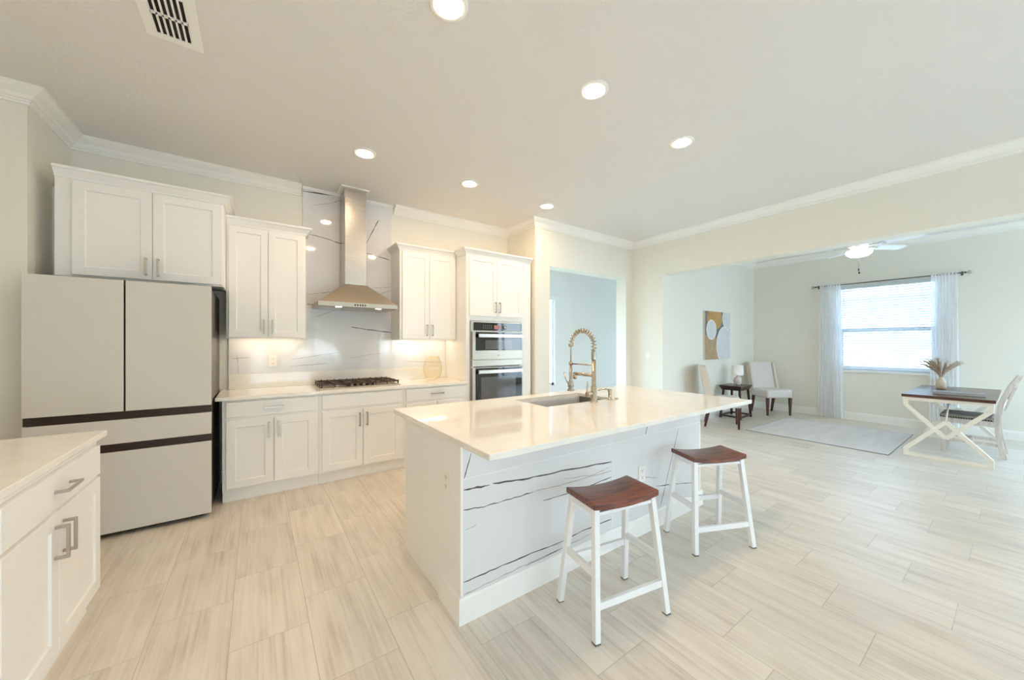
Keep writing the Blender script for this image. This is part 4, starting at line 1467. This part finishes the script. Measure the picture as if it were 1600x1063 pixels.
# ------------------------------------------------------------------ desk
dk = thing('writing_desk', 'dark topped writing desk on cream X-shaped metal legs', 'desk', (6.50, 0.165, 0))
DW, DL = 0.70, 1.62
MB().box(0, DL, 0, DW, 0.718, 0.752).build('tabletop', M['desk_top'], dk, bevel=0.003)
def xframe(x):
    f = MB()
    h, s = 0.05, 0.026
    y0, y1 = 0.012, DW - 0.012
    f.box(x, x + h, y0, y1, 0.0, 0.040)                 # foot rail
    f.box(x, x + h, y0, y1, 0.678, 0.7175)              # top rail
    f.box(x, x + h, y0, y0 + 0.040, 0.040, 0.10)
    f.box(x, x + h, y1 - 0.040, y1, 0.040, 0.10)
    f.box(x, x + h, y0, y0 + 0.040, 0.615, 0.678)
    f.box(x, x + h, y1 - 0.040, y1, 0.615, 0.678)
    xm_, ym = x + h / 2, DW / 2
    for n_, (ya, za, yb_, zb_) in enumerate(((y1 - 0.02, 0.625, ym, 0.265), (y0 + 0.02, 0.625, ym, 0.265), (y1 - 0.02, 0.085, ym, 0.455), (y0 + 0.02, 0.085, ym, 0.455))):
        hh = h - (0.002, 0.004, 0.006, 0.008)[n_]
        f.bar((xm_, ya, za), (xm_, yb_, zb_), hh, 0.042, up=(0, 0, 1))
    return f.build('leg_frame', M['cream_metal'], dk, bevel=0.002)
xframe(0.02)
xframe(DL - 0.07)
MB().tube([(0.045, DW / 2, 0.46), (0.42, DW / 2, 0.70)], 0.008, 8).build('brace', M['cream_metal'], dk)
MB().box(0.07, DL - 0.07, 0.03, 0.06, 0.68, 0.717).box(0.07, DL - 0.07, DW - 0.06, DW - 0.03, 0.68, 0.717).build('side_rail', M['cream_metal'], dk)

# books on the desk
bk_ = thing('closed_book', 'flat grey closed book lying on the dark desk', 'book', (6.95, 0.45, 0.7525), math.radians(-86))
MB().box(-0.20, 0.20, -0.14, 0.14, 0.0, 0.004).box(-0.20, 0.20, -0.14, 0.14, 0.022, 0.026).box(-0.20, 0.20, 0.134, 0.14, 0.004, 0.022).build('cover', M['book'], bk_)
MB().box(-0.195, 0.195, -0.135, 0.1335, 0.0042, 0.0218).build('pages', M['page'], bk_)

# vase with pampas
pv = thing('pampas_vase', 'beige bud vase of dried pampas grass on the desk', 'vase', (7.55, 0.635, 0.7525))
MB().lathe([(0.036, 0.0), (0.048, 0.010), (0.053, 0.045), (0.050, 0.085), (0.034, 0.128), (0.021, 0.155), (0.023, 0.168), (0.017, 0.168), (0.001, 0.11)], n=28).build('vase_body', M['vase'], pv)
rr = random.Random(4)
for k in range(26):
    a = rr.uniform(0, 2 * PI)
    tilt = rr.uniform(0.05, 0.80)
    pale = k % 3 == 0
    L = rr.uniform(0.22, 0.29) * (1.12 if pale else 1)
    b = MB()
    pts = []
    for j in range(7):
        u = j / 6
        rad = 0.008 + math.sin(tilt) * L * (u ** 1.5)
        pts.append((math.cos(a) * rad, math.sin(a) * rad, 0.14 + L * u * math.cos(tilt * u * 0.9)))
    b.tube(pts, [0.002, 0.002, 0.005, 0.010, 0.013, 0.010, 0.002], 7)
    for j in range(90):
        u = rr.uniform(0.35, 1.0)
        i = min(5, int(u * 6))
        p = Vector(pts[i]).lerp(Vector(pts[i + 1]), u * 6 - i)
        d = (Vector(pts[6]) - Vector(pts[3])).normalized() * 0.6 + Vector((rr.gauss(0, 1), rr.gauss(0, 1), rr.gauss(0, 0.6))).normalized() * 0.5
        q = p + d.normalized() * rr.uniform(0.025, 0.05)
        s_ = d.cross(Vector((rr.gauss(0, 1), rr.gauss(0, 1), 1))).normalized() * 0.0016
        b.quad(p - s_, p + s_, q + s_ * 0.3, q - s_ * 0.3)
    b.build('pampas_stem', M['pampas_pale' if pale else 'pampas'], pv)

# ------------------------------------------------------------------ desk chair (faces +y, back towards -y)
dc = thing('desk_chair', 'whitewashed wooden chair with grey nailhead seat at the desk', 'chair', (7.40, 0.36, 0), 0)
def stile(x):
    b = MB()
    prof = [(-0.235, 0.0), (-0.195, 0.25), (-0.185, 0.45), (-0.215, 0.66), (-0.275, 0.84), (-0.345, 0.985)]
    for (ya, za), (yb_, zb_) in zip(prof, prof[1:]):
        b.hexa([(x - 0.02, ya - 0.022, za), (x + 0.02, ya - 0.022, za), (x + 0.02, ya + 0.022, za), (x - 0.02, ya + 0.022, za)],
               [(x - 0.02, yb_ - 0.022, zb_), (x + 0.02, yb_ - 0.022, zb_), (x + 0.02, yb_ + 0.022, zb_), (x - 0.02, yb_ + 0.022, zb_)])
    return b.build('rear_leg', M['whitewash'], dc)
stile(-0.205)
stile(0.205)
for x in (-0.20, 0.20):
    MB().bar((x, 0.225, 0.0), (x, 0.225, 0.43), 0.036, 0.036, (0, 1, 0), 0.044, 0.044).build('front_leg', M['whitewash'], dc, bevel=0.003)
b = MB()
b.box(-0.222, 0.222, 0.21, 0.245, 0.37, 0.43).box(-0.222, -0.19, -0.165, 0.21, 0.37, 0.43).box(0.19, 0.222, -0.165, 0.21, 0.37, 0.43).box(-0.19, 0.19, -0.165, -0.14, 0.37, 0.43)
b.build('seat_frame', M['whitewash'], dc)
cu = MB()
cu.box(-0.232, 0.232, -0.16, 0.255, 0.431, 0.482)
cus = cu.build('seat', M['seat_grey'], dc, bevel=0.018, seg=3)
nl = MB()
for k in range(20):
    yy = -0.145 + 0.39 * k / 19
    for s in (-1, 1):
        nl.box(s * 0.2322 - 0.002, s * 0.2322 + 0.002, yy - 0.006, yy + 0.006, 0.437, 0.449)
for k in range(22):
    xx = -0.215 + 0.43 * k / 21
    nl.box(xx - 0.006, xx + 0.006, 0.2545, 0.2575, 0.437, 0.449)
nl.build('nailhead_trim', M['nail'], cus)
MB().hexa([(-0.184, -0.318, 0.90), (0.184, -0.318, 0.90), (0.184, -0.288, 0.90), (-0.184, -0.288, 0.90)],
          [(-0.184, -0.360, 0.985), (0.184, -0.360, 0.985), (0.184, -0.330, 0.985), (-0.184, -0.330, 0.985)]).build('top_rail', M['whitewash'], dc)
MB().bar((-0.184, -0.205, 0.56), (0.184, -0.290, 0.88), 0.022, 0.045, up=(0, 0, 1)).build('cross_slat', M['whitewash'], dc)
MB().bar((0.184, -0.228, 0.56), (-0.184, -0.313, 0.88), 0.022, 0.045, up=(0, 0, 1)).build('cross_slat', M['whitewash'], dc)
for x in (-0.202, 0.202):
    MB().box(x - 0.011, x + 0.011, -0.19, 0.207, 0.135, 0.17).build('stretcher', M['whitewash'], dc)
MB().box(-0.19, 0.19, 0.0, 0.022, 0.142, 0.165).build('stretcher', M['whitewash'], dc)

# ------------------------------------------------------------------ ceiling fan
fn = thing('ceiling_fan', 'white five blade ceiling fan with lit bowl in the den', 'ceiling fan', (7.0, 1.345, ZC))
MB().lathe([(0.09, -0.0005), (0.10, -0.02), (0.10, -0.09), (0.07, -0.13), (0.05, -0.16)], n=28).build('canopy', M['nickel'], fn)
mt = MB().lathe([(0.05, -0.155), (0.11, -0.185), (0.14, -0.215), (0.14, -0.30), (0.12, -0.335), (0.09, -0.35), (0.085, -0.385)], n=32).build('motor_housing', M['fan_white'], fn)
MB().lathe([(0.140, -0.386), (0.147, -0.40), (0.138, -0.435), (0.10, -0.468), (0.04, -0.482), (0.001, -0.484)], n=36).build('light_bowl', M['fan_bowl'], fn)
for k in range(5):
    a = math.radians(-33 + 72 * k)
    R = Matrix.Rotation(a, 4, 'Z')
    b = MB()
    b.T = R @ Matrix.Translation((0, 0, -0.335)) @ Matrix.Rotation(math.radians(-13), 4, 'X')
    pl = [(0.20, -0.052), (0.60, -0.070), (0.655, -0.05), (0.66, 0.0), (0.655, 0.05), (0.60, 0.070), (0.20, 0.052)]
    b.prism(pl, -0.004, 0.004, 'XY')
    bo = b.build('blade', M['fan_white'], fn)
    b = MB()
    b.T = R @ Matrix.Translation((0, 0, -0.335)) @ Matrix.Rotation(math.radians(-13), 4, 'X')
    b.box(0.12, 0.28, -0.018, 0.018, -0.012, -0.0045)
    b.box(0.24, 0.28, -0.040, 0.040, -0.012, -0.0045)
    b.build('blade_bracket', M['nickel'], bo)
for dx, L in ((-0.015, 0.16), (0.015, 0.20)):
    pc = MB().tube([(dx, 0, -0.483), (dx, 0, -0.484 - L)], 0.0022, 6).build('pull_chain', M['nickel'], fn)
    MB().lathe([(0.003, 0), (0.009, -0.012), (0.009, -0.022), (0.003, -0.034)], (dx, 0, -0.484 - L), 10).build('pull_knob', M['dark_wood'], pc)
